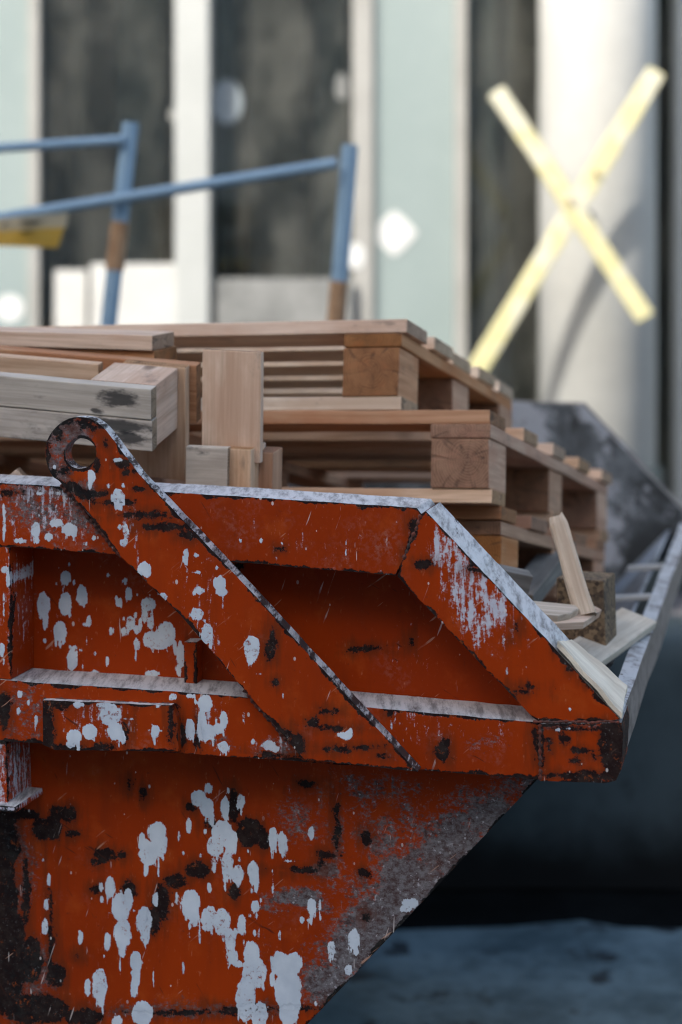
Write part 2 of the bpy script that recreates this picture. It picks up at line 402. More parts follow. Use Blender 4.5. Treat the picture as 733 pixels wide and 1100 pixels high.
M_BEIGE = plain('grey_beige_aluminium', (.25, .25, .235), (.30, .30, .285), 3, .45, .05, .001)
M_PANEL = plain('pale_aqua_panel', (.215, .265, .262), (.235, .285, .282), 1.5, .35, .03, .001)
M_ROOM = plain('dim_interior_wall', (.20, .21, .19), (.36, .34, .30), .9, .8, .1, .003)
M_ROOMB = plain('brown_interior_post', (.34, .28, .22), (.42, .35, .28), 1.4, .8, .1, .003)
M_FRAMEG = plain('grey_inner_frame', (.20, .20, .19), (.26, .26, .245), 2, .6, .05, .001)
M_FRAMED = plain('dark_grey_inner_frame', (.07, .07, .064), (.12, .12, .11), 2, .6, .05, .001)
M_CARD = plain('brown_mottle_strip', (.045, .035, .025), (.11, .088, .066), 1.6, .8, .1, .001)
M_GREENB = plain('dark_green_mottle_strip', (.026, .032, .028), (.095, .106, .096), 1.3, .7, .1, .001)
M_RIMF = plain('worn_brown_rim_steel', (.07, .055, .05), (.19, .15, .135), 12, .7, .5, .003, ((.36, .34, .33), 9, .62))
M_FLOORI = plain('interior_screed', (.16, .16, .15), (.22, .22, .20), 2, .7, .1, .003)
M_STEELB = plain('blue_painted_tube', (.15, .25, .35), (.20, .31, .41), 9, .5, .2, .001, ((.12, .10, .10), 14, .64))
M_RUST = plain('rusty_sleeve', (.20, .11, .055), (.36, .23, .13), 16, .8, .5, .002)
M_YEL = plain('pale_yellow_paint', (.49, .45, .22), (.54, .505, .30), 5, .6, .2, .002, ((.52, .50, .38), 3, .50))
M_TAPEY = plain('amber_plastic', (.60, .36, .05), (.66, .44, .10), 8, .45, .2, .001)
M_TAPEC = plain('cream_plastic', (.55, .50, .36), (.62, .57, .44), 8, .45, .2, .001)
M_BLACK = plain('black_print', (.02, .02, .02), (.03, .03, .03), 8, .5, .1, .001)
M_STICK = plain('white_sticker_film', (.50, .51, .51), (.54, .55, .55), 3, .5, .02, .001)
M_BLUISH = plain('blue_white_light_spot', (.17, .20, .22), (.25, .29, .31), 3, .5, .02, .001)
M_WBOARD = plain('white_board', (.40, .40, .38), (.46, .46, .44), 3, .6, .05, .001)
M_GBOARD = plain('grey_reflection', (.075, .08, .078), (.20, .205, .20), 2.6, .6, .05, .001)
M_BLOCKB = plain('pale_bounce_render', (.56, .53, .48), (.64, .61, .56), 1, .85, .2, .005)  # pale so the unseen walls bounce fill light onto the skip
M_RUBBLE = plain('dark_builders_rubble', (.025, .023, .021), (.09, .082, .075), 9, .9, .9, .02)

def glass_mat(name, dust_veil):
    k = NT(name)
    t = k.t; t.nodes.remove(k.b)
    gl = k.n('ShaderNodeBsdfGlossy'); gl.inputs['Roughness'].default_value = .03; gl.inputs['Color'].default_value = (.9, .95, .95, 1)
    tr = k.n('ShaderNodeBsdfTransparent'); tr.inputs['Color'].default_value = (.82, .86, .84, 1)
    fr = k.n('ShaderNodeFresnel'); fr.inputs['IOR'].default_value = 1.6
    mx = k.n('ShaderNodeMixShader'); t.links.new(fr.outputs[0], mx.inputs[0]); t.links.new(tr.outputs[0], mx.inputs[1]); t.links.new(gl.outputs[0], mx.inputs[2])
    # diffuse veil added to brighten the pane in place of reflected haze
    df = k.n('ShaderNodeBsdfDiffuse'); df.inputs['Color'].default_value = (.50, .49, .43, 1)
    d = k.math('ADD', k.math('MULTIPLY', k.ramp(k.noise(k.scale(k.obj, 1, 1, .45), 3.4, 6, .65), .38, .66), dust_veil*1.7), dust_veil*.25)
    d = k.math('ADD', d, k.math('MULTIPLY', k.ramp(k.noise(k.obj, 5, 5, .6), .58, .70), dust_veil*.5))
    m2 = k.n('ShaderNodeMixShader'); k.put(m2.inputs[0], d)
    t.links.new(mx.outputs[0], m2.inputs[1]); t.links.new(df.outputs[0], m2.inputs[2])
    t.links.new(m2.outputs[0], k.out.inputs[0])
    return k.m
M_GLASS = glass_mat('veiled_window_glass', .035); M_GLASSD = glass_mat('heavily_veiled_window_glass', .055)

# ------------------------------------------------------------------ the setting: ground
def sheet(name, pts, z, mat, kind='structure', rough_edge=0.0, cuts=1):
    bm = bmesh.new(); out = []
    n = len(pts)
    for i in range(n):
        a, b = Vector((*pts[i], z)), Vector((*pts[(i+1) % n], z))
        for j in range(cuts):
            p = a.lerp(b, j/cuts)
            if rough_edge and j:
                p += Vector((mnoise.noise(p*2.1), mnoise.noise(p*2.3+Vector((9, 3, 1))), 0))*rough_edge
                p += Vector((mnoise.noise(p*9), mnoise.noise(p*8+Vector((9, 3, 1))), 0))*rough_edge*.3
            out.append(bm.verts.new(p))
    f = bm.faces.new(out); bm.normal_update()
    if f.normal.z < 0: f.normal_flip()
    bmesh.ops.triangulate(bm, faces=[f])
    return tag(bm_link(name, bm, mat), kind=kind)
sheet('ground', [(-400, -400), (400, -400), (400, 400), (-400, 400)], 0, M_ASPH)
sheet('pavement', [(-30, 8.3), (30, 8.3), (30, 30), (-30, 30)], .006, M_PAVE)
sheet('dark_strip', [(-6, 4.3), (6, 4.3), (6, 5.6), (-6, 5.6)], .004, M_STRIP)
sheet('concrete_slab', [(-6, .8), (6, .8), (6, 4.72), (-6, 4.72)], .010, M_SLAB, rough_edge=.20, cuts=80)

# low concrete barrier behind the skip
b = empty('concrete_barrier', (1.5, 5.3, 0), 'low dark concrete barrier in the shade behind the skip', 'barrier')
bm = bmesh.new()
prof = [(5.06, .012), (5.065, .08), (5.07, .16), (5.075, .30), (5.08, .45), (5.09, .60), (5.10, .665), (5.12, .685), (5.42, .685), (5.44, .665), (5.48, .30), (5.50, .012)]
for x0, x1 in ((-2.5, 5.0),):
    N = 90; rows = []
    for i in range(N+1):
        x = x0+(x1-x0)*i/N
        rows.append([bm.verts.new((x, y+mnoise.noise(Vector((x*3, y*4, z*4)))*.008, z+mnoise.noise(Vector((x*2.5, 7, z*3)))*.008)) for y, z in prof])
    for i in range(N):
        for j in range(len(prof)-1):
            bm.faces.new((rows[i][j], rows[i+1][j], rows[i+1][j+1], rows[i][j+1]))
    bm.faces.new(rows[0]); bm.faces.new(list(reversed(rows[-1])))
bmesh.ops.recalc_face_normals(bm, faces=bm.faces[:])
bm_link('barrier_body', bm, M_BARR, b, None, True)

# ------------------------------------------------------------------ glazed building behind
YF = 10.0
def fx(px, Y=YF): return (px-CX)/F*Y
def fz(py, Y=YF): return CAMZ-(py-HY)/F*Y
bl = empty('glazed_building', (0, YF, 0), 'pale glazed building front with dark windows and aqua panels in sunshine', 'building')
ZT = 7.4
def fpart(name, x0, x1, y0, y1, z0, z1, mat, bev=.006): return box_part(name, bl, fx(x0), fx(x1), y0, y1, z0, z1, mat, bev)
fpart('plinth', -1500, 700, YF+.02, YF+.24, 0, .18, M_CONC)
fpart('wall_panel', -1500, 29, YF+.05, YF+.12, .18, ZT, M_PANEL)
fpart('wall_panel', 403, 489, YF+.05, YF+.12, .18, ZT, M_PANEL)
fpart('panel_trim', 401.5, 407, YF+.035, YF+.05, .18, ZT, M_PANEL)
def window(x0, x1, lf, rf, lm, rm, gm=None):
    p = bmesh.new(); add_box(p, fx(x0)-.004, fx(x1)+.004, YF+.07, YF+.078, .18, ZT)
    w = bm_link('window', p, gm or M_GLASS, bl)
    for a0, a1 in ((x0-lf, x0), (x1, x1+rf)):
        fr = bmesh.new(); add_box(fr, fx(a0), fx(a1), YF, YF+.14, .18, ZT, .008)
        bm_link('frame', fr, lm, w)
    for z0, z1 in ((.181, .26), (3.9, 4.1)):
        s = bmesh.new(); add_box(s, fx(x0), fx(x1), YF+.02, YF+.12, z0, z1, .006)
        bm_link('transom', s, rm, w)
    return w
window(42, 190, 12, 3, M_BEIGE, M_BEIGE)
window(228, 379, 3, 22, M_BEIGE, M_BEIGE, M_GLASSD)
window(502, 745, 13, 8, M_BEIGE, M_BEIGE)
window(-340, -120, 12, 12, M_BEIGE, M_BEIGE)
fpart('mullion', 190.5, 227, YF-.16, YF+.06, 0.02, ZT, M_WHITE, .012)
fpart('inner_frame', 520, 537, YF+.13, YF+.20, .02, ZT, M_FRAMEG)
fpart('inner_frame', 546, 556, YF+.22, YF+.27, .02, ZT, M_FRAMED)
# strips added inside the panes to imitate mottled reflections
for x0, x1, y_, mt in ((500, 518, .26, M_FRAMED), (262, 328, .22, M_CARD), (232, 250, .30, M_GREENB), (338, 372, .34, M_GREENB), (118, 168, .30, M_GREENB), (62, 84, .36, M_CARD)):
    fpart('inner_board', x0, x1, YF+y_, YF+y_+.02, .06, 3.4, mt, .003)
# the dim room behind the glass
rm = bmesh.new()
add_box(rm, -9, 9, 14.6, 14.7, 0, ZT)
bm_link('interior_wall', rm, M_ROOM, bl)
rm = bmesh.new(); add_box(rm, -9, 9, YF+.25, 14.6, .01, .05); bm_link('interior_floor', rm, M_FLOORI, bl)
rm = bmesh.new(); add_box(rm, -9, 9, YF+.2, 14.6, 3.45, 3.6); bm_link('interior_ceiling', rm, M_ROOM, bl)
rm = bmesh.new(); add_box(rm, -9.1, 9, YF+.13, 14.7, ZT-.02, ZT+.2); bm_link('roof', rm, M_CONC, bl)
rm = bmesh.new(); add_box(rm, -9.1, -9, YF+.13, 14.7, 0, ZT); bm_link('side_wall', rm, M_PANEL, bl)
rm = bmesh.new(); add_box(rm, 9, 9.1, YF+.13, 14.7, 0, ZT); bm_link('side_wall', rm, M_PANEL, bl)
rm = bmesh.new(); add_box(rm, fx(780), 9, YF, YF+.2, 0, ZT); bm_link('front_wall', rm, M_PANEL, bl)
for px, w, Y in ((100, .35, 12.6), (305, .55, 12.2), (350, .25, 13.6), (60, .2, 13.2), (640, .5, 13)):
    rm = bmesh.new(); add_box(rm, fx(px, Y)-w/2, fx(px, Y)+w/2, Y, Y+.4, .05, 3.45, .02); bm_link('interior_post', rm, M_ROOMB, bl)
# stickers on panels, and discs imitating blurred light spots in the glass
def flat_shape(name, px, py, rx, ry, y, mat, parent, n=28, power=2.0):
    bm = bmesh.new(); vs = []
    for i in range(n):
        t = 2*math.pi*i/n; c, s = math.cos(t), math.sin(t)
        k = (abs(c)**power+abs(s)**power)**(-1/power)
        vs.append(bm.verts.new((fx(px)+c*k*rx/F*YF, y, fz(py)+s*k*ry/F*YF)))
    f = bm.faces.new(vs)
    r = bmesh.ops.extrude_face_region(bm, geom=[f])
    for v in r['geom']:
        if isinstance(v, bmesh.types.BMVert): v.co.y -= .003
    bmesh.ops.recalc_face_normals(bm, faces=bm.faces[:])
    return bm_link(name, bm, mat, parent)
flat_shape('diamond_sticker', 424, 250, 25, 25, YF+.046, M_STICK, bl, power=1.15)
flat_shape('round_sticker', 382, 275, 10, 14, YF-.004, M_STICK, bl)
flat_shape('round_sticker', 9, 331, 15, 15, YF+.046, M_STICK, bl)
flat_shape('glass_light_spot', 243, 108, 17, 24, YF+.066, M_BLUISH, bl)
for px, py, rx, ry in ((184, 122, 4, 8), (367, 92, 7, 15)):
    flat_shape('glass_light_spot', px, py, rx, ry, YF+.066, M_GBOARD, bl)

# white boards at the foot of the windows; the grey one imitates a milky reflection
def leaning_board(name, x0, x1, ytop, mat, label, Y):
    t = empty(name, (fx((x0+x1)/2, Y), Y, 0), label, 'board')
    z1 = fz(ytop, Y)
    bm = bmesh.new(); add_box(bm, fx(x0, Y), fx(x1, Y), Y, Y+.03, .012, z1, .006)
    for v in bm.verts: v.co.y += (v.co.z-.012)*.03
    bm_link('sheet', bm, mat, t)
    bm = bmesh.new(); add_box(bm, fx(x0, Y)+.03, fx(x0, Y)+.08, Y+.031, Y+.06, .012, z1-.05, .003)
    for v in bm.verts: v.co.y += (v.co.z-.012)*.03
    bm_link('batten', bm, M_PINE, t)
leaning_board('white_board', 57, 92, 290, M_WBOARD, 'narrow white board leaning on the window left of the blue post', 9.86)
leaning_board('white_board', 96, 189, 283, M_WBOARD, 'wide bright white board leaning on the window beside the white mullion', 9.80)
leaning_board('grey_reflection', 231, 378, 299, M_GBOARD, 'grey sheet imitating the milky reflection right of the white mullion', 9.86)

# round column and the pillar at the right
c0 = at(642, 400, 9.0); rad = 62.5/F*9.28
col = empty('round_column', (c0.x*9.28/9.0, 9.28, 0), 'thick round white column behind the crossed yellow boards', 'column')
bm = bmesh.new(); bmesh.ops.create_cone(bm, cap_ends=True, segments=72, radius1=rad, radius2=rad, depth=ZT-.2)
for v in bm.verts: v.co += Vector((col.location.x, 9.28, (ZT-.2)/2+.012))
for f in bm.faces: f.smooth = len(f.verts) == 4
bm_link('shaft', bm, M_COLUMN, col)
bm = bmesh.new(); bmesh.ops.create_cone(bm, cap_ends=True, segments=72, radius1=rad+.05, radius2=rad+.03, depth=.72)
for v in bm.verts: v.co += Vector((col.location.x, 9.28, .372))
for f in bm.faces: f.smooth = len(f.verts) == 4
bm_link('base', bm, M_CONC, col)
pl = empty('square_pillar', (fx(790, 9.5), 9.55, 0), 'white square pillar cut off by the right edge of the picture', 'pillar')
box_part('shaft', pl, fx(728.5, 9.78), fx(860, 9.78), 9.78, 9.97, .012, ZT-.2, M_WHITE, .012)
box_part('base', pl, fx(727, 9.78), fx(862, 9.78), 9.76, 9.98, .012, .30, M_CONC, .012)

# crossed yellow boards in front of the column
def brace(p0, p1, Y, w, th, label, extra):
    t = empty('yellow_board', at(*p1, Y), label, 'board', 'crossed yellow boards on the column')
    a = (at(*p0, Y)-at(*p1, Y)); ln = a.length
    A, D, N = ortho(a, Vector((0, 1, 0)))
    A = a.normalized(); D = Vector((0, 1, 0)); N = A.cross(D)
    board('plank', t, (at(*p0, Y)+at(*p1, Y))/2, (A, D, N), (ln, th, w), M_YEL, bevel=.012, jitter=.002)
    mid = at(*extra, Y-th/2-.004)
    tube_part('bolt', t, mid, mid+Vector((0, -.03, 0)), .012, M_RUST, 12)
brace((533, 97), (694, 342), 8.60, .088, .035, 'yellow board crossing the column from upper left to lower right', (612, 216))
lowp = (400, 584)
brace((706, 76), lowp, 8.645, .092, .035, 'longer yellow board crossing the column from upper right to lower left', (640, 186))
tube = empty('fixing_bar', at(625, 235, 8.9), 'short steel bar holding the crossed yellow boards off the column', 'bar')
tube_part('rod', tube, at(622, 230, 8.665), at(634, 230, 9.0), .016, M_CONC, 14)

# ------------------------------------------------------------------ unseen building added behind the viewer to shade the yard and trim sky light
tb = empty('shade_building', (-15, -10, 0), 'unseen building added behind the viewer to shade the yard', 'building')
bm = bmesh.new(); add_box(bm, -27, -2.4, -16, -7, 0, 10.3); bm_link('wall', bm, M_BLOCKB, tb)
bm = bmesh.new(); add_box(bm, -2.4, 10, -15, -7.01, 0, 6.0); bm_link('low_sky_blocker', bm, M_BLOCKB, tb)  # lower blocker added to cut low sky light and window reflections
bm = bmesh.new(); add_box(bm, -27.2, -2.2, -16.2, -6.8, 10.3, 10.6, .03); bm_link('roof', bm, M_CONC, tb)
for fl in range(3):
    for i in range(11):
        x = -25.2+i*3.2; z = 1.2+fl*3.3
        if x > -5.2 and fl: continue
        if -5.2 < x < -3: continue
        bm = bmesh.new()
        for (a0, a1, b0, b1) in ((x, x+.08, z, z+1.6), (x+1.5, x+1.58, z, z+1.6), (x+.08, x+1.5, z, z+.08), (x+.08, x+1.5, z+1.52, z+1.6)):
            add_box(bm, a0, a1, -6.998, -6.93, b0, b1, .005)
        w = bm_link('window', bm, M_WHITE, tb)
        bm = bmesh.new(); add_box(bm, x+.081, x+1.499, -6.997, -6.97, z+.081, z+1.519); bm_link('pane', bm, M_BLACK, w)

# ------------------------------------------------------------------ blue guard rail between skip and building
YR = 5.05
gr = empty('guard_rail', (at(120, 345, YR).x, YR, 0), 'blue tube guard rail with leaning posts and rusty sleeves behind the skip', 'guard rail')
def post(p0, p1, rust, ry=YR):
    a, b2 = at(*p0, ry), at(*p1, ry)
    dirv = (b2-a).normalized(); foot = a+dirv*((a.z-.012)/-dirv.z)
    po = tube_part('post', gr, foot, a, .0225, M_STEELB)
    t = tube_part('cap', po, a, a-dirv*.012, .0215, M_STEELB)
    r0, r1 = rust
    s0 = a+dirv*((r0-p0[1])/(p1[1]-p0[1])*(b2-a).length); s1 = a+dirv*((r1-p0[1])/(p1[1]-p0[1])*(b2-a).length)
    tube_part('rusty_sleeve', po, s0, s1, .0255, M_RUST)
post((140, 136), (117, 345), (238, 290))
post((376, 160), (361, 345), (302, 420))
tube_part('rail', gr, at(133, 150, YR-.03), at(-420, 186, YR-.03), .0135, M_STEELB)
tube_part('rail', gr, at(362, 175, YR-.05), at(-420, 302, YR-.05), .0155, M_STEELB)
tp = empty('warning_tape', at(30, 245, YR-.09), 'amber and cream strip of warning tape tied on the blue rail', 'tape')
def strip(name, quad, mat, y, parent=None):
    bm = bmesh.new(); N = 14; top = []; bot = []
    for i in range(N+1):
        t = i/N
        wv = math.sin(t*7)*.012
        p = at(quad[0][0]*(1-t)+quad[1][0]*t, quad[0][1]*(1-t)+quad[1][1]*t, y); q = at(quad[3][0]*(1-t)+quad[2][0]*t, quad[3][1]*(1-t)+quad[2][1]*t, y)
        p.y += wv; q.y += wv+.02
        top.append(bm.verts.new(p)); bot.append(bm.verts.new(q))
    for i in range(N): bm.faces.new((top[i], bot[i], bot[i+1], top[i+1]))
    r = bmesh.ops.extrude_face_region(bm, geom=bm.faces[:])
    for v in r['geom']:
        if isinstance(v, bmesh.types.BMVert): v.co.y += .003
    bmesh.ops.recalc_face_normals(bm, faces=bm.faces[:])
    return bm_link(name, bm, mat, parent)
strip('cream_edge', [(-60, 240), (73, 228), (69, 244), (-60, 252)], M_TAPEC, YR-.075, tp)
strip('amber_edge', [(-60, 252), (69, 244), (60, 266), (-60, 262)], M_TAPEY, YR-.075, tp)
strip('black_print', [(2, 240), (48, 236), (44, 239), (2, 243)], M_BLACK, YR-.085, tp)
strip('black_print', [(2, 249), (42, 247), (38, 250), (2, 252)], M_BLACK, YR-.085, tp)

# ------------------------------------------------------------------ the skip
O = at(455, 545, 2.45)
SD = Vector((472.5/F, 1, 0)).normalized()            # across the skip, away from the viewer
SS = Vector((SD.y, -SD.x, 0))                        # along the skip's side
WID = 2.08
skip = empty('skip', (O.x-1.2, O.y+1.2, 0), 'battered red steel skip splashed with white paint and loaded with broken pallets', 'skip')
SO = Vector(skip.location)
def uv(px, py, q=0.0):
    r = ray(px, py); t = (O.dot(SD)+q-CAM.dot(SD))/r.dot(SD); P = CAM+r*t
    return ((P-O).dot(SS), P.z)
def W3(u, v, q): return Vector((O.x, O.y, 0))+SS*u+SD*q+Vector((0, 0, v))
def topx(uvs, q):
    P = np.array([[O.x, O.y, 0]])+uvs[:, :1]*np.array([list(SS)])+q*np.array([list(SD)])
    z = uvs[:, 1]
    return np.stack([CX+F*P[:, 0]/P[:, 1], HY+F*(CAMZ-z)/P[:, 1]], 1)

# ---- where the paint splashes, chips, scuffs and bare steel are (ellipses: x, y, rx, ry as measured on the photo)
PAINT = {
 'panel': [(70,621,6,8.5),(87,639.5,7,11),(70,649,7.5,13),(46.4,650,7.5,14),(47.7,667,3.6,11),(64,678,8,11.5),(60,690,2,5),(68,689,2,4),(77,709,6.5,12),(80,700,4.5,7),(95,668,4,6),(91,671,3,2.5),
   (116,618.5,2,2.4),(133.7,625,2.8,4.6),(138,639,5,7.6),(128,647.5,4.3,6),(125,643,2.5,3),(119,678,2.8,5),(132.6,679,3,5.6),(159.6,649,8.5,8),(155,661,4,8),(151,669,3,7),(140,669.5,5,8),(147,677,4.5,5.5),(145.5,661,2.6,3.5),
   (146.8,692,4,7.5),(162,669.5,4.7,7),(178.7,681,11,14),(164,687,11,10),(172,690,14,8),(188.3,696,2.6,9),(194,704,5,16),(192.5,719,4,9),(102,702,2,3),(115.4,710.4,2.3,5),(163.7,724,8,4.5),(48.6,688,2.3,3.3),(102,722,5,3),(93,689,1.4,5),(60,627,1.8,2),(89,716,1.2,3),(146,704,1.2,6)],
 'post': [(6,612,5,4),(9,622,3,9),(14,636,2,9),(4,650,1.2,18),(2,698,4,8),(4,711,2.4,5)],
 'top': [(38.6,569,6,9),(40,580,3,5),(52,577,5,5),(60,562,8,5),(75,569,9,7),(22,581,8,3),(101,578,3,3),(4,562,2.4,22),(92,584,2.4,3),(43,530,4,2.4),(62,530,3,2.4),(258,580,1.6,2.6),(281,581,2.4,4),(303,583,1.4,2),(404,594,1.6,1.6),(372,588,1,10),(265,596,3,1.2)],
 'arm': [(98,512,5,8),(97,520,3,5),(126.6,534,8,9),(127,543,5,5),(58,502,2.3,3),(126.6,494,5.5,2.4),(133,522,2.7,3),(128.4,566.6,3,3),(135.4,573,3,12),(133,583,4.5,5),(154.6,611,8,8),(158,616,5,5),(200,599,3.5,9.5),(201,612,1.2,6),(211,597,2.4,2.6),(211,615,5.5,2),(214,634.5,6,5),(209,637,3,3),(236,627,8,9),(238,636,8,5),(239,646,1.2,7),(211,660,7.5,8),(222,681,7,12),(226,693,3,6),(270.5,695,9,12),(270,706,5,8),(267,714,1.4,5),(233,610,2.4,2.2),(372,790,8,5),(377,786,3,5),(365,789,4,3),(279,724,6,1),(236,745,1,4),(304,747,1.2,4),(175,642,5,5)],
 'mid': [(21,746,3,5),(30,755,2.5,4),(20,763.5,2.5,4),(39,774,3,5),(38,781,1.6,7),(220.6,756,8,10),(216.8,778,5.5,19),(204,784,6,12),(224,787,9,9),(239.7,774,5,10),(235,783,7,7),(240.5,803,7,7),(272,797,3,3),(289,801,8,6),(296,805,5,4),(186,749,5,4),(205,748,6,3),(262,770,1,6),(456,760,1.2,9),(470,770,1,6),(448,783,1,10),(421,779,1,7)],
 'plate': [(119,768,12,13),(124,786,9,11),(132,792,4,8),(96.5,786,9,9),(80,792,9,9),(85,757,7,4),(112,757,10,3),(166,785.4,5.5,7),(166,785,9,1.3),(163,776,1,8),(141,772,9,1),(169.6,757,3,4.5),(76,800,6,4)],
 'end': [(600,784,3,1.6),(611,783,2,1.2)],
 'diag': [(500,650,1,8),(545,720,1,5),(612,762,2,2),(531,735,1.2,6)],
 'lower': [(46.4,924,2.2,3.5),(52.7,944.6,2.2,7),(50,972.4,3,7.4),(48.6,995,4,9.5),(86.8,1007,3.3,8),(94.7,1061,3.4,10),(107,1058,9,18),(108,1074,5,9),(146,1034,7.5,12),(146,1045,6,8),(144,1060,4,13),(152.8,1089,11.5,14),(126,1098,6,7),(116,1011.5,4.3,11),
   (119,953,6,12.5),(109,953,3,5.5),(130,975,10,17),(132,1003,10,17),(138,966,6,13),(132,1020,4,10),(129,1034,1.3,14),(154.7,989,9,15),(156,1004,5,11),(169,895,10.5,13),(172,908,9,14),(160,917,11,14),(153,905,4.6,11),(157,933,3,10),(170,932,2,11),(192,898,2.5,6.5),(197,917,1.8,2.6),(167,966,3,8),(190,966,2,7),(110,966,2.6,5),(197,1040,1.3,7),(165,1051,1.2,11),
   (223.5,847,5,6.3),(213,858,9,9),(222,868,8,11),(227,880,4,8),(241.5,869,5,13),(259,861,5,8),(202.5,887.6,3.3,8),(238.5,896,12,15),(231,909,9.5,12),(249,905,7,14),(244.5,929,7,17),(255,940,7.5,10.5),(229.5,930,3,9),(242,948,2,10),(272.4,938,6.5,14),(275,951,3.5,8),(293.4,901,5.5,13),(293,918,1.6,8),(303,905,6,12),(334.6,895.4,4,8),(274.5,974,5.5,7),
   (259.5,993.6,5,12),(204.6,972,10.5,17),(209,988,5,9),(214,1000,1.4,14),(203,1000,1.4,9),(225,987,9,14),(238,991,10,15),(247,1010,6.5,13),(249,1029,6.5,9),(256,1037,5,4),(224.4,954.5,2.7,6),(334.8,974,5,10),(334.5,988,1.5,8),(344,977,1.8,13),(324,989,3,4),(301,1006,2,6),(270,1026,9,15),(273,1046,14,17),(264,1074,11,25),(279,1091,9,15),(292,1053,4,8),
   (300,1036,10,14),(316,1036,9,13),(309,1064,15,24),(310,1090,11,14),(380.5,1009,7,11),(383,1022,3,6),(356,1018,4.5,8),(355,1030,1.5,6),(374.5,1041.6,5,6),(441,971,9,6),(436,977,7,4),(339,1078,2.5,2.5),(293,945,1,15),(312,925,5,1.2),(262,1006,1,10),(278,1003,1,7)],
}
CHIP = {
 'arm': [(86,453,30,2),(62,466,4,7),(51,488,2,12),(58,512,4,8),(76,524,12,5),(100,531,20,5),(120,540,22,4),(150,553,28,3),(185,566,30,2.4),(205,575,12,3),(100,459,14,4),(114,474,4,6),(70,505,4,4),(104,500,3,8),(132,497,8,4),(143,507,10,3),(160,520,4,3),(293,690,5,20),(289,700,4,12),(296,732,3.5,3.5),(335,776,6,5),(365,782,20,1.6),(395,803,16,2),(360,805,14,2),(410,812,7,3),(320,800,9,12),(305,790,8,8),(357,764,9,2),(150,525,6,1.6)],
 'top': [(440,598,5,10),(445,571,4,12),(452,612,10,2),(300,590,3,1.6),(14,530,10,1.4),(120,565,8,2)],
 'diag': [(555,743,13,1.8),(565,738,8,1.6),(545,748,8,1.8),(555,673,4,7),(600,690,7,12),(615,712,7,10),(630,729,4,5),(549,687,2,2),(640,775,10,2),(458,606,9,3),(510,612,10,2)],
 'end': [(658,800,15,36),(640,834,35,6),(600,833,25,4),(625,783,36,2.4),(582,805,4,30),(608,795,6,5),(628,807,14,4),(640,812,10,3),(620,818,6,4),(590,800,3,8)],
 'mid': [(190,775,6,20),(195,790,4,16),(477,808,7,14),(420,765,3,4),(330,812,10,5),(213,785,2,14),(300,812,20,3),(5,764,6,20),(575,800,3,20)],
 'plate': [(52,775,8,32),(60,757,14,6),(90,750,30,3),(140,752,40,3),(135,790,3,14),(70,803,20,4),(113,803,10,3),(184,777,4,20)],
 'panel': [(205,705,3,14),(397,697,14,2.4),(380,698,6,1.6),(442,690,2,5),(255,610,6,5)],
 'lower': [(72,875,12,9),(58,885,8,18),(45,890,10,12),(79,896,7,2),(110.5,917,11,7),(131,919,6,4),(104,925,5,3),(139,843.6,4,8),(154,854.5,4,8),(174.6,968,9,20),(165,990,7,14),(188,947,11,7),(139,954,8,8),(213,935,14,9),(189,945,12,4),(268.5,894.5,14,14),(250.5,863,6,18),(285,905,8,8),(252,959,5,8),(226,886,6,6),(205,868,5,5),(103,955,7,4),
   (5,900,16,40),(8,980,12,60),(0,1050,26,40),(40,1085,36,16),(90,1092,22,9),(20,1010,10,30),(28,960,4,40),(33,1030,12,26),(60,1048,8,12),(84,1026,4,4),(55,1000,3,40),(20,875,22,6),(362,890,3,26),(350,918,10,4),(345,928,5,7),(395,900,6,10),(330,935,16,3),(300,1084,60,3),(200,1088,70,2.2),(330,842,10,2.4),(280,935,14,1.6),(392,938,4,3),(395,985,5,5)],
}
STEEL = {
 'foot': [(0,830,30,50,.5)],   # amount, not distance: x, y, rx, ry, strength
 'lower': [(565,848,50,22,.62),(530,880,40,30,.85),(490,915,44,34,.98),(445,955,46,34,1.0),(415,990,46,36,.95),(385,1025,36,30,.9),(355,1058,34,26,.85),(430,900,60,44,.52),(390,880,46,36,.42),(365,905,10,50,.55),(500,860,70,24,.45),(350,935,20,10,.7),(320,965,34,10,.8),(300,975,30,12,.5),(390,955,40,20,.6),(360,975,60,8,.5),(20,930,24,60,.5),(30,1050,40,50,.5),(300,1030,40,30,.35),(330,880,40,30,.45),(400,845,90,20,.45),(200,1085,120,12,.5)],
 'top': [(60,548,70,34,.55),(60,525,80,12,.6),(90,590,60,10,.4),(460,570,16,26,.55)],
 'arm': [(70,470,30,26,.75),(85,530,26,14,.6),(60,505,16,20,.7),(425,815,30,8,.3),(385,800,40,16,.3)],
 'mid': [(20,765,40,40,.45),(290,805,36,10,.5),(240,800,24,12,.4),(520,800,30,14,.35)],
 'panel': [(20,660,20,70,.4),(230,705,30,20,.3)],
 'end': [(625,780,50,5,.5)],
}
STREAK = {
 'foot': [(0,840,30,40,.5),(5,866,40,8,.7)],
 'diag': [(500,620,26,40,.62),(490,600,22,26,.50),(520,655,30,34,.64),(475,590,14,24,.6),(535,690,16,22,.42),(515,640,16,34,.62),(560,690,20,30,.22)],
 'top': [(50,560,55,26,.42),(60,530,60,14,.5),(455,580,12,22,.4),(380,590,60,30,.18),(300,575,80,30,.16)],
 'mid': [(460,780,50,30,.3),(225,770,16,30,.4),(300,800,30,10,.4),(530,790,30,18,.22)],
 'plate': [(110,775,40,34,.35)], 'arm': [(215,650,24,60,.3),(140,570,12,34,.35),(225,690,10,20,.45)],
 'panel': [(45,670,30,34,.2),(300,665,20,60,.12),(440,690,20,40,.2)], 'post': [(5,650,10,60,.4)],
}
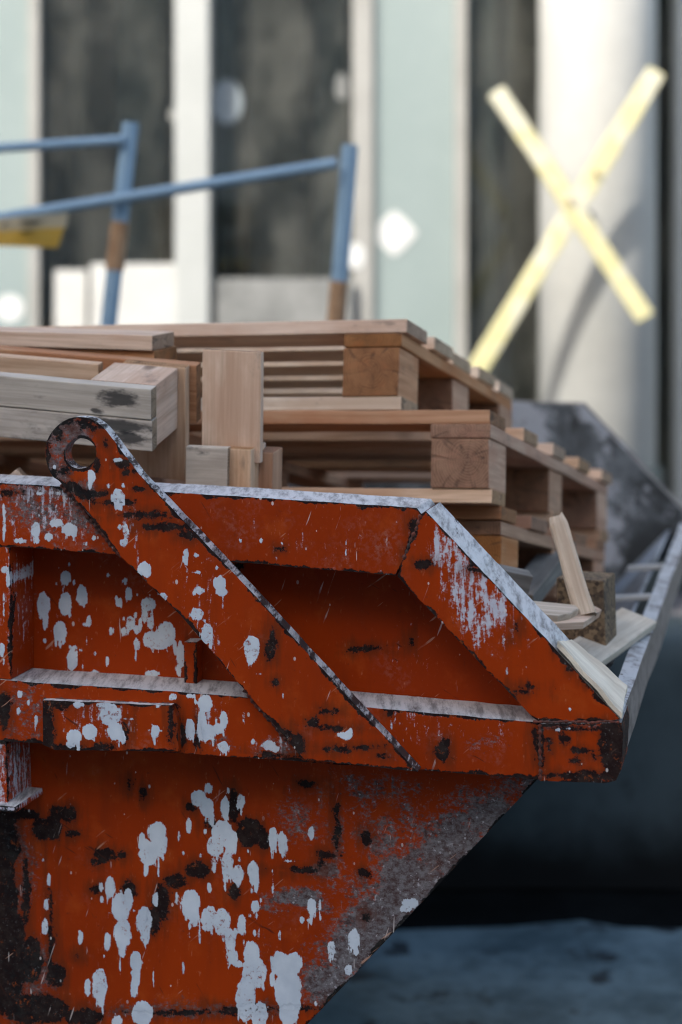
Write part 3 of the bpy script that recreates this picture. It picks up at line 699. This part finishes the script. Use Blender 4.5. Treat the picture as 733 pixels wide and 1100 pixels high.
def drips(shapes, seed=4):
    rg = random.Random(seed); out = list(shapes)
    for (cx, cy, rx, ry) in shapes:
        if rx < 4.4 or ry < 6.5: continue
        for _ in range(rg.choice((1, 2, 3, 3))):
            dx = rg.uniform(-.85, .85)*rx; yb = cy+ry*math.sqrt(max(0, 1-(dx/rx)**2)); ln = rg.uniform(2.5, 9)
            out.append((cx+dx, yb, rg.uniform(1.0, 1.9), ln))
        for _ in range(rg.choice((0, 0, 1, 2))):
            an = rg.uniform(0, 6.28); rr = rg.uniform(1.15, 2.0); q_ = rg.uniform(1.1, 1.9)
            out.append((cx+rx*rr*math.cos(an), cy+ry*rr*math.sin(an), q_, q_*rg.uniform(1.0, 2.2)))
    return out
def sdf(P, shapes):
    out = np.full(len(P), 60.0)
    for (cx, cy, rx, ry) in shapes:
        m = min(rx, ry); k = np.hypot((P[:, 0]-cx)/rx, (P[:, 1]-cy)/ry)
        near = np.abs(P[:, 0]-cx) < rx+60
        g = np.hypot((P[:, 0]-cx)/rx**2, (P[:, 1]-cy)/ry**2)+1e-6
        d = k*(k-1)/g
        d = np.where(k < .5, np.maximum(d, -m*.9), d)
        d = np.maximum(d, -m)
        out = np.minimum(out, d)
    return out
def amount(P, shapes):
    out = np.zeros(len(P))
    for (cx, cy, rx, ry, s) in shapes:
        k = np.hypot((P[:, 0]-cx)/rx, (P[:, 1]-cy)/ry)
        out = np.maximum(out, s*np.clip(1.35-k*.75, 0, 1))
    return out

def inside(pts, loop):
    x, y = pts[:, 0], pts[:, 1]; c = np.zeros(len(pts), bool); n = len(loop)
    for i in range(n):
        x0, y0 = loop[i]; x1, y1 = loop[(i+1) % n]
        if y0 == y1: continue
        h = (y0 > y) != (y1 > y)
        c ^= h & (x < (x1-x0)*(y-y0)/(y1-y0)+x0)
    return c
def edge_dist(pts, loops):
    d = np.full(len(pts), 1e9)
    for lp in loops:
        for i in range(len(lp)):
            a = np.array(lp[i]); b2 = np.array(lp[(i+1) % len(lp)]); e = b2-a; l2 = max(e@e, 1e-12)
            t = np.clip(((pts-a)@e)/l2, 0, 1)
            d = np.minimum(d, np.hypot(*(pts-a-t[:, None]*e).T))
    return d
def resample(lp, step):
    out = []
    for i in range(len(lp)):
        a = np.array(lp[i]); b2 = np.array(lp[(i+1) % len(lp)])
        fine = max(a[0], b2[0]) > -1.0
        n = max(1, int(np.hypot(*(b2-a))/(step if fine else .15)))
        for j in range(n): out.append(tuple(a+(b2-a)*j/n))
    return out
GRID = .0027
def plate(name, loop, q0, q1, mat, parent, zone=None, holes=(), dent=.0015, back=False, grid=GRID, wobble=.0008, seed=0, fine_u=None):
    """a flat plate with outline `loop` in the plane of the skip's side, front face at depth q0 and back at q1"""
    step = grid*2
    loops = [resample(loop, step)]+[resample(h, step*.7) for h in holes]
    if wobble:
        wl = []
        for lp in loops:
            wl.append([(x+mnoise.noise(Vector((x*30, y*30, seed+1)))*wobble+mnoise.noise(Vector((x*120, y*120, seed+4)))*wobble*.6,
                        y+mnoise.noise(Vector((x*30, y*30, seed+7)))*wobble+mnoise.noise(Vector((x*120, y*120, seed+9)))*wobble*.6) for x, y in lp])
        loops = wl
    A = np.array(loops[0]); lo, hi = A.min(0), A.max(0)
    fu = fine_u if fine_u is not None else uv(-25, 800, q0)[0]
    lo = np.maximum(lo, [fu, uv(300, 1125, q0)[1]])
    gx, gy = np.meshgrid(np.arange(lo[0], hi[0], grid*.7), np.arange(lo[1], hi[1], grid*1.0))
    G = np.stack([gx.ravel(), gy.ravel()], 1)
    ok = inside(G, loops[0])
    for h in loops[1:]: ok &= ~inside(G, h)
    G = G[ok]; G = G[edge_dist(G, loops) > grid*.5]
    V = [p for lp in loops for p in lp]; E = []; base = 0
    for lp in loops:
        n = len(lp); E += [(base+i, base+(i+1) % n) for i in range(n)]; base += n
    nb = base
    allv = V+[tuple(g) for g in G]
    vo, eo, fo, *_ = delaunay_2d_cdt([Vector(p) for p in allv], E, [], 0, 1e-7, False)
    vo = np.array([tuple(v) for v in vo]); fo = np.array([f for f in fo if len(f) == 3])
    cen = vo[fo].mean(1); ok = inside(cen, loops[0])
    for h in loops[1:]: ok &= ~inside(cen, h)
    fo = fo[ok]
    n = len(vo)
    q = np.array([mnoise.noise(Vector((x*5+seed, y*5, seed*2.3)))*dent + mnoise.noise(Vector((x*17+seed, y*17, seed*1.3)))*dent*.35 for x, y in vo]) + q0
    verts = [W3(x, y, z)-SO for (x, y), z in zip(vo, q)]
    # orient front faces to the viewer (SD is away)
    p0, p1, p2 = [Vector(verts[i]) for i in fo[0]]
    flip = (p1-p0).cross(p2-p0).dot(SD) > 0
    faces = [tuple(reversed(f)) if flip else tuple(f) for f in fo.tolist()]
    # side walls
    from_idx = {}
    ring = []
    key = {}
    for i, p in enumerate(vo): key[(round(p[0], 6), round(p[1], 6))] = i
    extra_uv = []
    base = n
    for lp in loops:
        idx = [key.get((round(p[0], 6), round(p[1], 6))) for p in lp]
        lpv = [(i, p) for i, p in zip(idx, lp) if i is not None]
        m = len(lpv); b0 = base
        for i, p in lpv:
            verts.append(W3(p[0], p[1], q1)-SO); extra_uv.append(p)
        for j in range(m):
            a, b2 = lpv[j][0], lpv[(j+1) % m][0]
            faces.append((a, b2, b0+(j+1) % m, b0+j))
        base += m
    if back:
        b0 = base
        for (x, y) in vo: verts.append(W3(x, y, q1)-SO); extra_uv.append((x, y))
        faces += [tuple(b0+i for i in reversed(f)) for f in faces[:len(fo)]]
    me = bpy.data.meshes.new(name)
    me.from_pydata([tuple(v) for v in verts], [], faces); me.update()
    bm = bmesh.new(); bm.from_mesh(me); bmesh.ops.recalc_face_normals(bm, faces=bm.faces[:])
    bm.faces.ensure_lookup_table()
    if bm.faces[0].normal.dot(SD) > 0: bmesh.ops.reverse_faces(bm, faces=bm.faces[:])
    for e in bm.edges:
        if len(e.link_faces) == 2 and e.calc_face_angle(0) > .6: e.smooth = False
    for f in bm.faces: f.smooth = True
    bm.to_mesh(me); bm.free()
    UV = np.concatenate([vo, np.array(extra_uv)]) if extra_uv else vo
    P = topx(UV, q0)
    ed = edge_dist(UV, loops)*1000; ed[n:] = 26
    for nm, val in (('edge', ed), ('paint', sdf(P, PAINT.get(zone, []))), ('chip', sdf(P, CHIP.get(zone, []))),
                    ('steel', amount(P, STEEL.get(zone, []))), ('streak', amount(P, STREAK.get(zone, [])))):
        at_ = me.attributes.new(nm, 'FLOAT', 'POINT'); at_.data.foreach_set('value', np.ascontiguousarray(val, dtype=np.float32))
    return link(name, me, mat, parent, Matrix.Translation(SO))

UL = -3.05                                             # the skip's far left end, outside the picture
QB = .085                                              # the side sheet lies this far behind the rails' faces
def pxs(lst, q=0.0): return [uv(x, y, q) for x, y in lst]
kn = uv(455, 545); lipt = uv(668, 775); lipb = uv(665, 838)
# --- side sheet (recessed panels and the lower body)
slope0 = uv(577, 838, QB); slope1 = uv(331, 1100, QB)
k_ = (slope0[0]-slope1[0])/(slope0[1]-slope1[1]); ub = slope1[0]+k_*(.20-slope1[1])
midu = (UL+lipt[0])/2
def mir(p): return (2*midu-p[0], p[1])
vt = uv(0, 519, QB)[1]+.012
sheet_loop = [(ub, .20), slope0, uv(640, 800, QB), uv(455, 556, QB), (uv(0, 519, QB)[0], vt-.004), mir((uv(455, 556, QB)[0], vt-.01)), mir(uv(640, 800, QB)), mir(slope0), mir((ub, .20))]
# the sheet is one steel side; its painted zones differ above and below the middle rail
for z_ in PAINT: PAINT[z_] = drips(PAINT[z_])
PAINT['sheet'] = PAINT['panel']+PAINT['lower']; CHIP['sheet'] = CHIP['panel']+CHIP['lower']
STEEL['sheet'] = STEEL['panel']+STEEL['lower']; STREAK['sheet'] = STREAK['panel']
plate('side_sheet', sheet_loop, QB, QB+.006, M_SKIP, skip, 'sheet', dent=.004, back=True, seed=1, wobble=.0004)
# --- top rail with its sloping end
top_loop = [uv(425, 618), uv(255, 604), uv(127, 596), uv(0, 586), (UL+.6, uv(0, 586)[1]+.03), (UL+.6, uv(0, 517)[1]+.035), uv(0, 519), uv(205, 530), uv(448, 545.5), uv(453, 552), uv(434, 600)]
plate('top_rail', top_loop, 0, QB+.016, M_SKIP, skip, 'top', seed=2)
diag_loop = [uv(427, 619), uv(434, 600), uv(453, 553), uv(458, 549), uv(600, 700), uv(667, 773), uv(580, 775.5), uv(573, 771)]
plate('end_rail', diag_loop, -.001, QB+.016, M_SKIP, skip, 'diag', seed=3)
# --- middle rail
mid_loop = [uv(580, 837.5), uv(480, 829.5), uv(220, 811), uv(0, 796), (UL+.45, uv(0, 796)[1]+.03), (UL+.45, uv(0, 730)[1]+.03), uv(0, 730.5), uv(200, 744), uv(420, 762), uv(579, 776.5)]
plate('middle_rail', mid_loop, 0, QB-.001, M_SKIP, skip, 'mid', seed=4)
end_loop = [uv(581, 777), uv(668, 776), uv(670, 790), uv(668, 826), uv(662, 838), uv(650, 841), uv(581, 838.5)]
plate('end_block', end_loop, -.002, QB+.012, M_SKIP, skip, 'end', seed=5)
# --- posts
plate('post', [uv(10, 588), uv(11, 730), (uv(0, 730)[0]-.05, uv(0, 727)[1]), (uv(0, 588)[0]-.05, uv(0, 584)[1])], .001, QB-.001, M_SKIP, skip, 'post', seed=6)
plate('post', [uv(6, 798), uv(8, 866), (uv(0, 866)[0]-.08, uv(0, 866)[1]), (uv(0, 798)[0]-.08, uv(0, 797)[1])], .002, QB-.001, M_SKIP, skip, 'foot', seed=8)
plate('foot_plate', [uv(20, 864), uv(21, 870), (uv(0, 870)[0]-.1, uv(0, 869)[1]), (uv(0, 864)[0]-.1, uv(0, 863)[1])], -.012, QB-.001, M_SKIP, skip, 'foot', seed=9)
rq = QB-.03
plate('rib', [uv(211, 690, rq), uv(211, 738, rq), uv(198, 737, rq), uv(198, 690, rq)], rq, QB-.001, M_SKIP, skip, None, seed=10)
# --- wear plate welded on the middle rail
plate('wear_plate', pxs([(46, 752), (184, 758), (190, 770), (192, 807), (60, 806), (46, 800)], -.012), -.012, -.0005, M_SKIP, skip, 'plate', seed=11)
# --- lifting arm with its eye
AQ = -.026
eye = (85.5, 487.0)
def arc(c, r, a0, a1, n): return [(c[0]+r*math.cos(a0+(a1-a0)*i/n), c[1]+r*math.sin(a0+(a1-a0)*i/n)) for i in range(n+1)]
arm_px = [(449, 829), (437, 827.5), (326, 816), (310, 797), (260, 738), (196, 663), (130, 598), (90, 546), (63, 516)]
arm_px += [(eye[0]+37*math.cos(a), eye[1]+39*math.sin(a)) for a in np.linspace(math.radians(138), math.radians(322), 22)]
arm_px += [(150, 510), (215, 577), (300, 668), (375, 750), (420, 798)]
hole = arc((eye[0]+1, eye[1]), 17, 0, 2*math.pi, 32)[:-1]
hole = [(x, eye[1]+(y-eye[1])*.97) for x, y in hole]
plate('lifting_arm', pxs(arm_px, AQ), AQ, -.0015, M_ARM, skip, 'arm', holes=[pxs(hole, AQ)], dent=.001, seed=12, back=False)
def weld(p0, p1, q, r=.0024, seed=0):
    a = W3(*uv(*p0, q), q); b2 = W3(*uv(*p1, q), q); n = max(6, int((b2-a).length/.0022)); rows = []
    bm = bmesh.new(); ax = (b2-a).normalized(); side = ax.cross(SD).normalized()
    for i in range(n+1):
        c = a.lerp(b2, i/n)+side*mnoise.noise(Vector((i*.13, seed, 1)))*.0025
        rr = r*(1+.35*math.sin(i*1.7)+.4*mnoise.noise(Vector((i*.3, seed, 4))))
        rows.append([bm.verts.new(c-SO+side*math.cos(t)*rr-SD*math.sin(t)*rr*.75) for t in (0, .6, 1.2, 1.9, 2.5, 3.14)])
    for i in range(n):
        for j in range(5): bm.faces.new((rows[i][j], rows[i+1][j], rows[i+1][j+1], rows[i][j+1]))
    bmesh.ops.recalc_face_normals(bm, faces=bm.faces[:])
    for f in bm.faces: f.smooth = True
    me = bpy.data.meshes.new('weld_bead'); bm.to_mesh(me); bm.free()
    for nm, v in (('edge', 22), ('paint', 60), ('chip', 6), ('steel', .3), ('streak', .1)):
        at_ = me.attributes.new(nm, 'FLOAT', 'POINT'); at_.data.foreach_set('value', np.full(len(me.vertices), v, dtype=np.float32))
    link('weld_bead', me, M_WELD, skip, Matrix.Translation(SO))
weld((434, 600), (453, 553), 0, seed=1)
weld((580.5, 778), (581, 838), -.001, seed=2)
weld((573, 775.5), (666, 775.5), -.001, .0018, seed=3)
weld((47, 751), (184, 757), -.001, .0018, seed=4)
weld((191, 770), (193, 806), -.001, .0026, seed=5)
weld((66, 520), (130, 598), -.001, .003, seed=6)
weld((262, 741), (312, 799), -.001, .003, seed=7)
# --- lip at the low end, sloping end sheets, floor, far side
def slab(name, pts8, mat, bev=.004, cuts=0, jit=0.0):
    bm = bmesh.new(); v = [bm.verts.new(p-SO) for p in pts8]
    for f in ((0, 1, 2, 3), (7, 6, 5, 4), (0, 4, 5, 1), (1, 5, 6, 2), (2, 6, 7, 3), (3, 7, 4, 0)): bm.faces.new([v[i] for i in f])
    bmesh.ops.recalc_face_normals(bm, faces=bm.faces[:])
    if cuts: bmesh.ops.subdivide_edges(bm, edges=bm.edges[:], cuts=cuts, use_grid_fill=True)
    elif bev: bmesh.ops.bevel(bm, geom=bm.edges[:], offset=bev, segments=2, profile=.6, affect='EDGES')
    if jit:
        for w in bm.verts: w.co += mnoise.noise_vector(w.co*6)*jit+mnoise.noise_vector(w.co*25)*jit*.4
    return bm_link(name, bm, mat, skip, SO)
def prism(name, section, q0, q1, mat, bev=.004, cuts=0, jit=0.0):
    """a section of four (u, v) points run across the skip from q0 to q1"""
    return slab(name, [W3(u, v, q0) for u, v in section]+[W3(u, v, q1) for u, v in section], mat, bev, cuts, jit)
ul, vl = lipt; vb = lipb[1]
prism('end_lip', [(ul-.004, vb+.006), (ul-.004, vl-.006), (ul-.028, vl-.003), (ul-.028, vb+.006)], .004, WID-.004, M_LIP, 0, 14, .003)
prism('end_lip', [(mir((ul, 0))[0]+.05, vb), (mir((ul, 0))[0]+.05, vl), (mir((ul, 0))[0], vl), (mir((ul, 0))[0], vb)], .0, WID, M_SKIP)
s0 = (ul-.030, vl-.02)
prism('end_sheet', [(s0[0]-.02, s0[1]), (s0[0]-.028, s0[1]), (ub-.05, .206), (ub-.042, .206)], QB+.008, WID-QB-.008, M_END)
prism('end_sheet', [mir(s0), mir((s0[0]-.008, s0[1])), mir((ub-.03, .206)), mir((ub-.022, .206))], QB+.008, WID-QB-.008, M_INNER)
prism('floor_plate', [(mir((ub, 0))[0], .200), (ub, .200), (ub, .192), (mir((ub, 0))[0], .192)], QB, WID-QB, M_INNER)
for uu in (ub-.25, (ub+mir((ub, 0))[0])/2, mir((ub, 0))[0]+.25):
    prism('skid', [(uu-.05, .013), (uu+.05, .013), (uu+.05, .191), (uu-.05, .191)], QB+.1, WID-QB-.1, M_SKIP, .006)
for qq in (1.0, 1.36):                     # gussets inside the lip
    prism('lip_gusset', [(ul-.029, vl-.006), (ul-.029, vl-.014), (ul-.105, vl-.022), (ul-.100, vl-.012)], qq, qq+.020, M_WBOARD, .001)
farloop = [(ub, .20), slope0, (lipt[0]-.02, lipb[1]), lipt, kn, (uv(0, 517)[0], vt), mir((kn[0], vt)), mir(lipt), mir(lipb), mir(slope0), mir((ub, .20))]
plate('side_sheet', farloop, WID-QB, WID-QB+.008, M_INNER, skip, None, dent=.006, back=True, grid=.03, seed=21, wobble=.002)
frim = [(kn[0]-1.2, kn[1]+.02), kn, lipt, (lipt[0]-.03, lipt[1]-.03), (kn[0]-.03, kn[1]-.05), (kn[0]-1.2, kn[1]-.03)]
plate('top_rail', frim, WID-QB+.010, WID, M_RIMF, skip, None, dent=.003, grid=.03, seed=22, wobble=.002)
# rubble that fills the skip under the wood
bm = bmesh.new(); NX, NY = 70, 46
vs = [[None]*(NY+1) for _ in range(NX+1)]
for i in range(NX+1):
    for j in range(NY+1):
        t = i/NX; u = mir((ul-.20, 0))[0]*(1-t)+(ul-.20)*t; q = QB+.02+(WID-2*QB-.04)*j/NY
        e = min(1, (1-t)*4.0)
        z = vl-.20+.10*e+.10*mnoise.noise(Vector((u*3, q*3, 2)))+.05*mnoise.noise(Vector((u*9, q*9, 5)))+.03*mnoise.noise(Vector((u*24, q*24, 5)))
        z = max(z, .20+(u-ub)*(s0[1]-.20)/(s0[0]-ub)+.035)
        vs[i][j] = bm.verts.new(W3(u, z, q))
for i in range(NX):
    for j in range(NY): bm.faces.new((vs[i][j], vs[i+1][j], vs[i+1][j+1], vs[i][j+1]))
bm.normal_update()
tag(bm_link('rubble', bm, M_RUBBLE), kind='stuff')

# ------------------------------------------------------------------ pallets
def pallet(P, a, d, LEN, DEP, label, mats, tb=.022, st=.022, bl=.077, bb=.022, ntop=5, bw=.097, group='flat pallets stacked in the skip', ends=.006, seed=0):
    """P is the front right upper corner, a runs right along the front, d runs back"""
    rg = random.Random(seed)
    A, D, N = ortho(a, d)
    t = empty('pallet', P-N*(tb+st+bl+bb), label, 'pallet', group)
    def put(name, x, y, z, dims, along, mat, **kw):
        ax = (A, D, N) if along == 'a' else (D, -A, N)
        tilt = rg.uniform(-.004, .004)
        ax = (Matrix.Rotation(tilt, 3, N) @ ax[0], Matrix.Rotation(tilt, 3, N) @ ax[1], N)
        return board(name, t, P+A*x+D*y+N*z, ax, dims, mat, **kw)
    ws = [rg.uniform(.105, .145) for _ in range(ntop)]
    gap = (DEP-sum(ws))/(ntop-1); y = 0
    for i, w in enumerate(ws):
        e = rg.uniform(-ends, ends)
        put('top_board', -LEN/2+e, y+w/2, -tb/2+rg.uniform(0, .001), (LEN, w, tb), 'a', mats[0] if i else mats[1])
        y += w+gap
    z = -tb-st/2-.0006
    xs = (-bw/2-.004, -LEN/2, -LEN+bw/2)
    for x in xs: put('stringer', x, DEP/2, z, (DEP, bw, st), 'd', mats[2])
    z -= st/2+bl/2+.0006
    for x in xs:
        for yy in (.064, DEP/2, DEP-.064):
            put('block', x+rg.uniform(-.003, .003), yy, z, (.125, bw-.004, bl), 'd', mats[2], jitter=.0016)
    z -= bl/2+bb/2+.0006
    for yy in (.055, DEP/2, DEP-.06):
        put('bottom_board', -LEN/2+rg.uniform(-ends, ends), yy, z, (LEN, .10, bb), 'a', mats[3])
    return t, (A, D, N)
aP = Vector((1, -.264, .019)); dP = Vector((.312, 1, -.200))
P2 = at(530, 440, 2.90)
_, (A2, D2, N2) = pallet(P2, aP, dP, 1.2, 1.16, 'flat pallet under the top one, its right corner block cracked', (M_PINE, M_WARM, M_WARM, M_PINE), seed=3)
pallet(P2-A2*.147+N2*.146, aP, dP, 1.2, .86, 'topmost flat pallet of the stack, set back to the left', (M_CREAM, M_PINE, M_WARM, M_CREAM), bl=.078, seed=5)
pallet(P2+A2*.004-N2*.1455+D2*.07, aP, dP, 1.2, 1.02, 'lowest flat pallet of the stack, half hidden by the skip rim', (M_WARM, M_WARM, M_WARM, M_WARM), bl=.062, seed=8)

# pallet standing on its edge at the left front
aE, dE, nE = ortho(Vector((.975, -.232, -.072)), Vector((.235, .95, .20)))
PE = at(163, 418, 2.66)
e1 = empty('pallet', PE-nE*.12-aE*.4, 'grey pallet standing on edge beside the lifting eye, its boards facing us', 'pallet')
def eb(name, x, y, z, dims, mat, axes=None, par=None, **kw):
    return board(name, par or e1, PE+aE*x+dE*y+nE*z, axes or (aE, dE, nE), dims, mat, **kw)
eb('front_board', -.50, .011, -.0235, (1.0, .022, .046), M_GREYS)
eb('front_board', -.50, .0115, -.0708, (1.0, .0215, .046), M_GREYT)
eb('block', -.052, .073, -.047, (.1, .10, .094), M_PINE, (dE, -aE, nE))
eb('block', -.70, .074, -.047, (.1, .10, .094), M_PINE)
eb('cross_board', -.040, .1345, -.088, (.178, .10, .020), M_PINE, (nE, -aE, dE))
eb('rear_board', -.48, .1575, -.046, (1.0, .024, .090), M_WARM)
eb('inner_board', -.62, .112, -.022, (1.0, .020, .044), M_PINE)
# second pallet lying behind it
PE2 = at(164, 360, 2.86)
a3, d3, n3 = ortho(Vector((.975, -.232, -.02)), Vector((.235, .95, .03)))
e2 = empty('pallet', PE2-n3*.1-a3*.4, 'brown pallet edge lying behind the grey upright pallet', 'pallet')
def eb2(name, x, y, z, dims, mat, axes=None): return board(name, e2, PE2+a3*x+d3*y+n3*z, axes or (a3, d3, n3), dims, mat)
eb2('top_board', -.60, .05, -.012, (1.2, .10, .024), M_PINE)
eb2('block', -.06, .062, -.056, (.12, .11, .062), M_WARM)
eb2('block', -.70, .062, -.056, (.12, .11, .062), M_WARM)
eb2('stringer', -.32, .02, -.046, (.40, .022, .040), M_WARM)
eb2('bottom_board', -.58, .07, -.099, (1.2, .10, .022), M_PINE)
# broken pallet corner in the middle
PQ = at(218, 376, 2.74)
a4, d4, n4 = ortho(Vector((.98, -.20, -.02)), Vector((.22, .97, .05)))
pq = empty('broken_pallet', at(250, 530, 2.74), 'broken pallet corner with one wide plank standing upright', 'pallet')
def eq(name, px, py, Y, dims, mat, axes): return board(name, pq, at(px, py, Y), axes, dims, mat)
tl = .012
nU = (n4+a4*.012).normalized(); aU, dU, _n = ortho(a4, d4)
eq('plank', 250, 436, 2.745, (.165, .090, .016), M_PINE, (nU, -a4, d4))
eq('front_board', 224, 501, 2.725, (.064, .060, .018), M_GREY, (a4, n4, -d4))
eq('block', 260, 509, 2.755, (.085, .048, .075), M_PINE, (nU, -a4, d4))
eq('side_board', 276, 509, 2.77, (.085, .075, .008), M_PINE, (nU, d4, a4))
eq('side_board', 289, 512, 2.785, (.082, .026, .06), M_WARM, (nU, -a4, d4))

# ------------------------------------------------------------------ loose wood at the low end
def loose(name, label, cat, p0, p1, Y0, Y1, w, th, mat, up=Vector((0, 0, 1)), group=None, **kw):
    a, b2 = at(*p0, Y0), at(*p1, Y1); x = (b2-a); ln = x.length; x.normalize()
    y = up.cross(x).normalized(); z = x.cross(y)
    o = board(name, None, (a+b2)/2, (x, y, z), (ln, w, th), mat, **kw)
    return tag(o, label, cat, group)
cb = board('chipboard_block', None, at(630, 655, 2.86), ortho(Vector((.93, -.36, .02)), Vector((.36, .93, .03))), (.075, .075, .108), M_CHIP, bevel=.003, jitter=.0025)
tag(cb, 'brown chipboard block standing behind the leaning stick', 'block')
def ragged_stick():
    bm = bmesh.new(); n = 22; ln = .162; rows = []
    for i in range(n+1):
        t = i/n; x = -ln/2+ln*t
        w = .0155*(1.0-.10*t); h = .012
        if t > .92: w *= 1-(t-.92)*3.0; h *= 1-(t-.92)*3
        r = []
        for k in range(10):
            an = 2*math.pi*k/10; c, s = math.cos(an), math.sin(an)
            y = w*math.copysign(abs(c)**.6, c); z = h*math.copysign(abs(s)**.6, s)
            nn = mnoise.noise_vector(Vector((x*16, y*60, z*60)))*.0022
            r.append(bm.verts.new((x+(mnoise.noise(Vector((y*200, z*200, 3)))*.010 if i == n else 0), y+nn.y+.0008*math.sin(t*4), z+nn.z)))
        rows.append(r)
    for i in range(n):
        for k in range(10): bm.faces.new((rows[i][k], rows[i][(k+1) % 10], rows[i+1][(k+1) % 10], rows[i+1][k]))
    bm.faces.new(list(reversed(rows[0]))); bm.faces.new(rows[-1])
    me = bpy.data.meshes.new('stick'); bm.to_mesh(me); bm.free(); return me
p0, p1 = at(630, 661, 2.72), at(598, 556, 2.80)
x = (p1-p0).normalized(); z = (Vector((0, -1, 0))-x*x.dot(Vector((0, -1, 0)))).normalized(); y = z.cross(x)
tag(link('stick', ragged_stick(), M_TAN, None, frame(x, y, z, (p0+p1)/2)), 'splintered pale stick leaning on the chipboard block', 'stick')
loose('plank_end', 'short grey plank end poking up behind the sloping rim', 'plank', (500, 617), (566, 631), 2.80, 2.82, .03, .046, M_DGREY, Vector((0, -.2, 1)))
def split_plank(name, p0, p1, Y0, Y1, w, th, mat, label, cut):
    a, b2 = at(*p0, Y0), at(*p1, Y1); x = (b2-a); ln = x.length; x.normalize()
    y = Vector((0, -.25, 1)).cross(x).normalized(); z = x.cross(y)
    NB[0] += 1
    me = box_mesh(ln, w, th, .0015, max(4, int(ln/.02)), .0012, NB[0])
    for v in me.vertices:
        if v.co.x > ln/2-cut*1.2:
            t = (v.co.x-(ln/2-cut*1.2))/(cut*1.2)
            v.co.y = v.co.y*(1-.75*t)+(w*.32)*t
            v.co.x += mnoise.noise(Vector((v.co.y*300, v.co.z*300, 1)))*.004
    return tag(link(name, me, mat, None, frame(x, y, z, (a+b2)/2)), label, 'plank')
split_plank('split_plank', (528, 654), (624, 662), 2.66, 2.70, .05, .017, M_TAN, 'upper of two split planks at the foot of the stick', .03)
split_plank('split_plank', (540, 667), (650, 662), 2.65, 2.74, .06, .012, M_PINE, 'lower split plank with a pointed end, by the chipboard block', .05)
loose('pale_board', 'pale flat board under the chipboard block pointing to the end lip', 'board', (612, 716), (686, 664), 2.70, 3.02, .062, .014, M_PALE, Vector((.3, -.1, 1)))
loose('dark_batten', 'grey batten lying in the shade beneath the pallets', 'batten', (556, 648), (604, 590), 2.95, 3.5, .05, .03, M_DGREY)
# pale worn board lying on the sloping rim near the corner
bm = bmesh.new()
tp4 = [W3(*uv(598, 695, -.004), -.004), W3(*uv(667, 772, -.004), -.004), W3(*uv(673, 741, .105), .105), W3(*uv(612, 693, .105), .105)]
dn = Vector((-.4, 0, -.9))*.012
v = [bm.verts.new(p+Vector((.002, 0, .007))) for p in tp4]+[bm.verts.new(p+dn+Vector((.006, 0, .010))) for p in tp4]
for f in ((0, 1, 2, 3), (7, 6, 5, 4), (0, 4, 5, 1), (1, 5, 6, 2), (2, 6, 7, 3), (3, 7, 4, 0)): bm.faces.new([v[i] for i in f])
bmesh.ops.recalc_face_normals(bm, faces=bm.faces[:])
bmesh.ops.subdivide_edges(bm, edges=bm.edges[:], cuts=9, use_grid_fill=True)
cen = sum(tp4, Vector())/4; gx = (tp4[1]-tp4[0]).normalized(); gn = gx.cross(tp4[3]-tp4[0]).normalized(); gy = gn.cross(gx)
Mf = frame(gx, gy, gn, cen)
for w in bm.verts:
    w.co += mnoise.noise_vector(w.co*40)*.0022
bm.transform(Mf.inverted())
me = bpy.data.meshes.new('rim_board'); bm.to_mesh(me); bm.free()
tag(link('rim_board', me, M_PALE, None, Mf), 'worn pale board wedged on the sloping rim at the low corner', 'board')
# offcuts seen in the dark gap at the left
loose('offcut', 'small triangular offcut poking up behind the rim at the left', 'offcut', (6, 524), (24, 508), 2.72, 2.72, .03, .02, M_PINE)
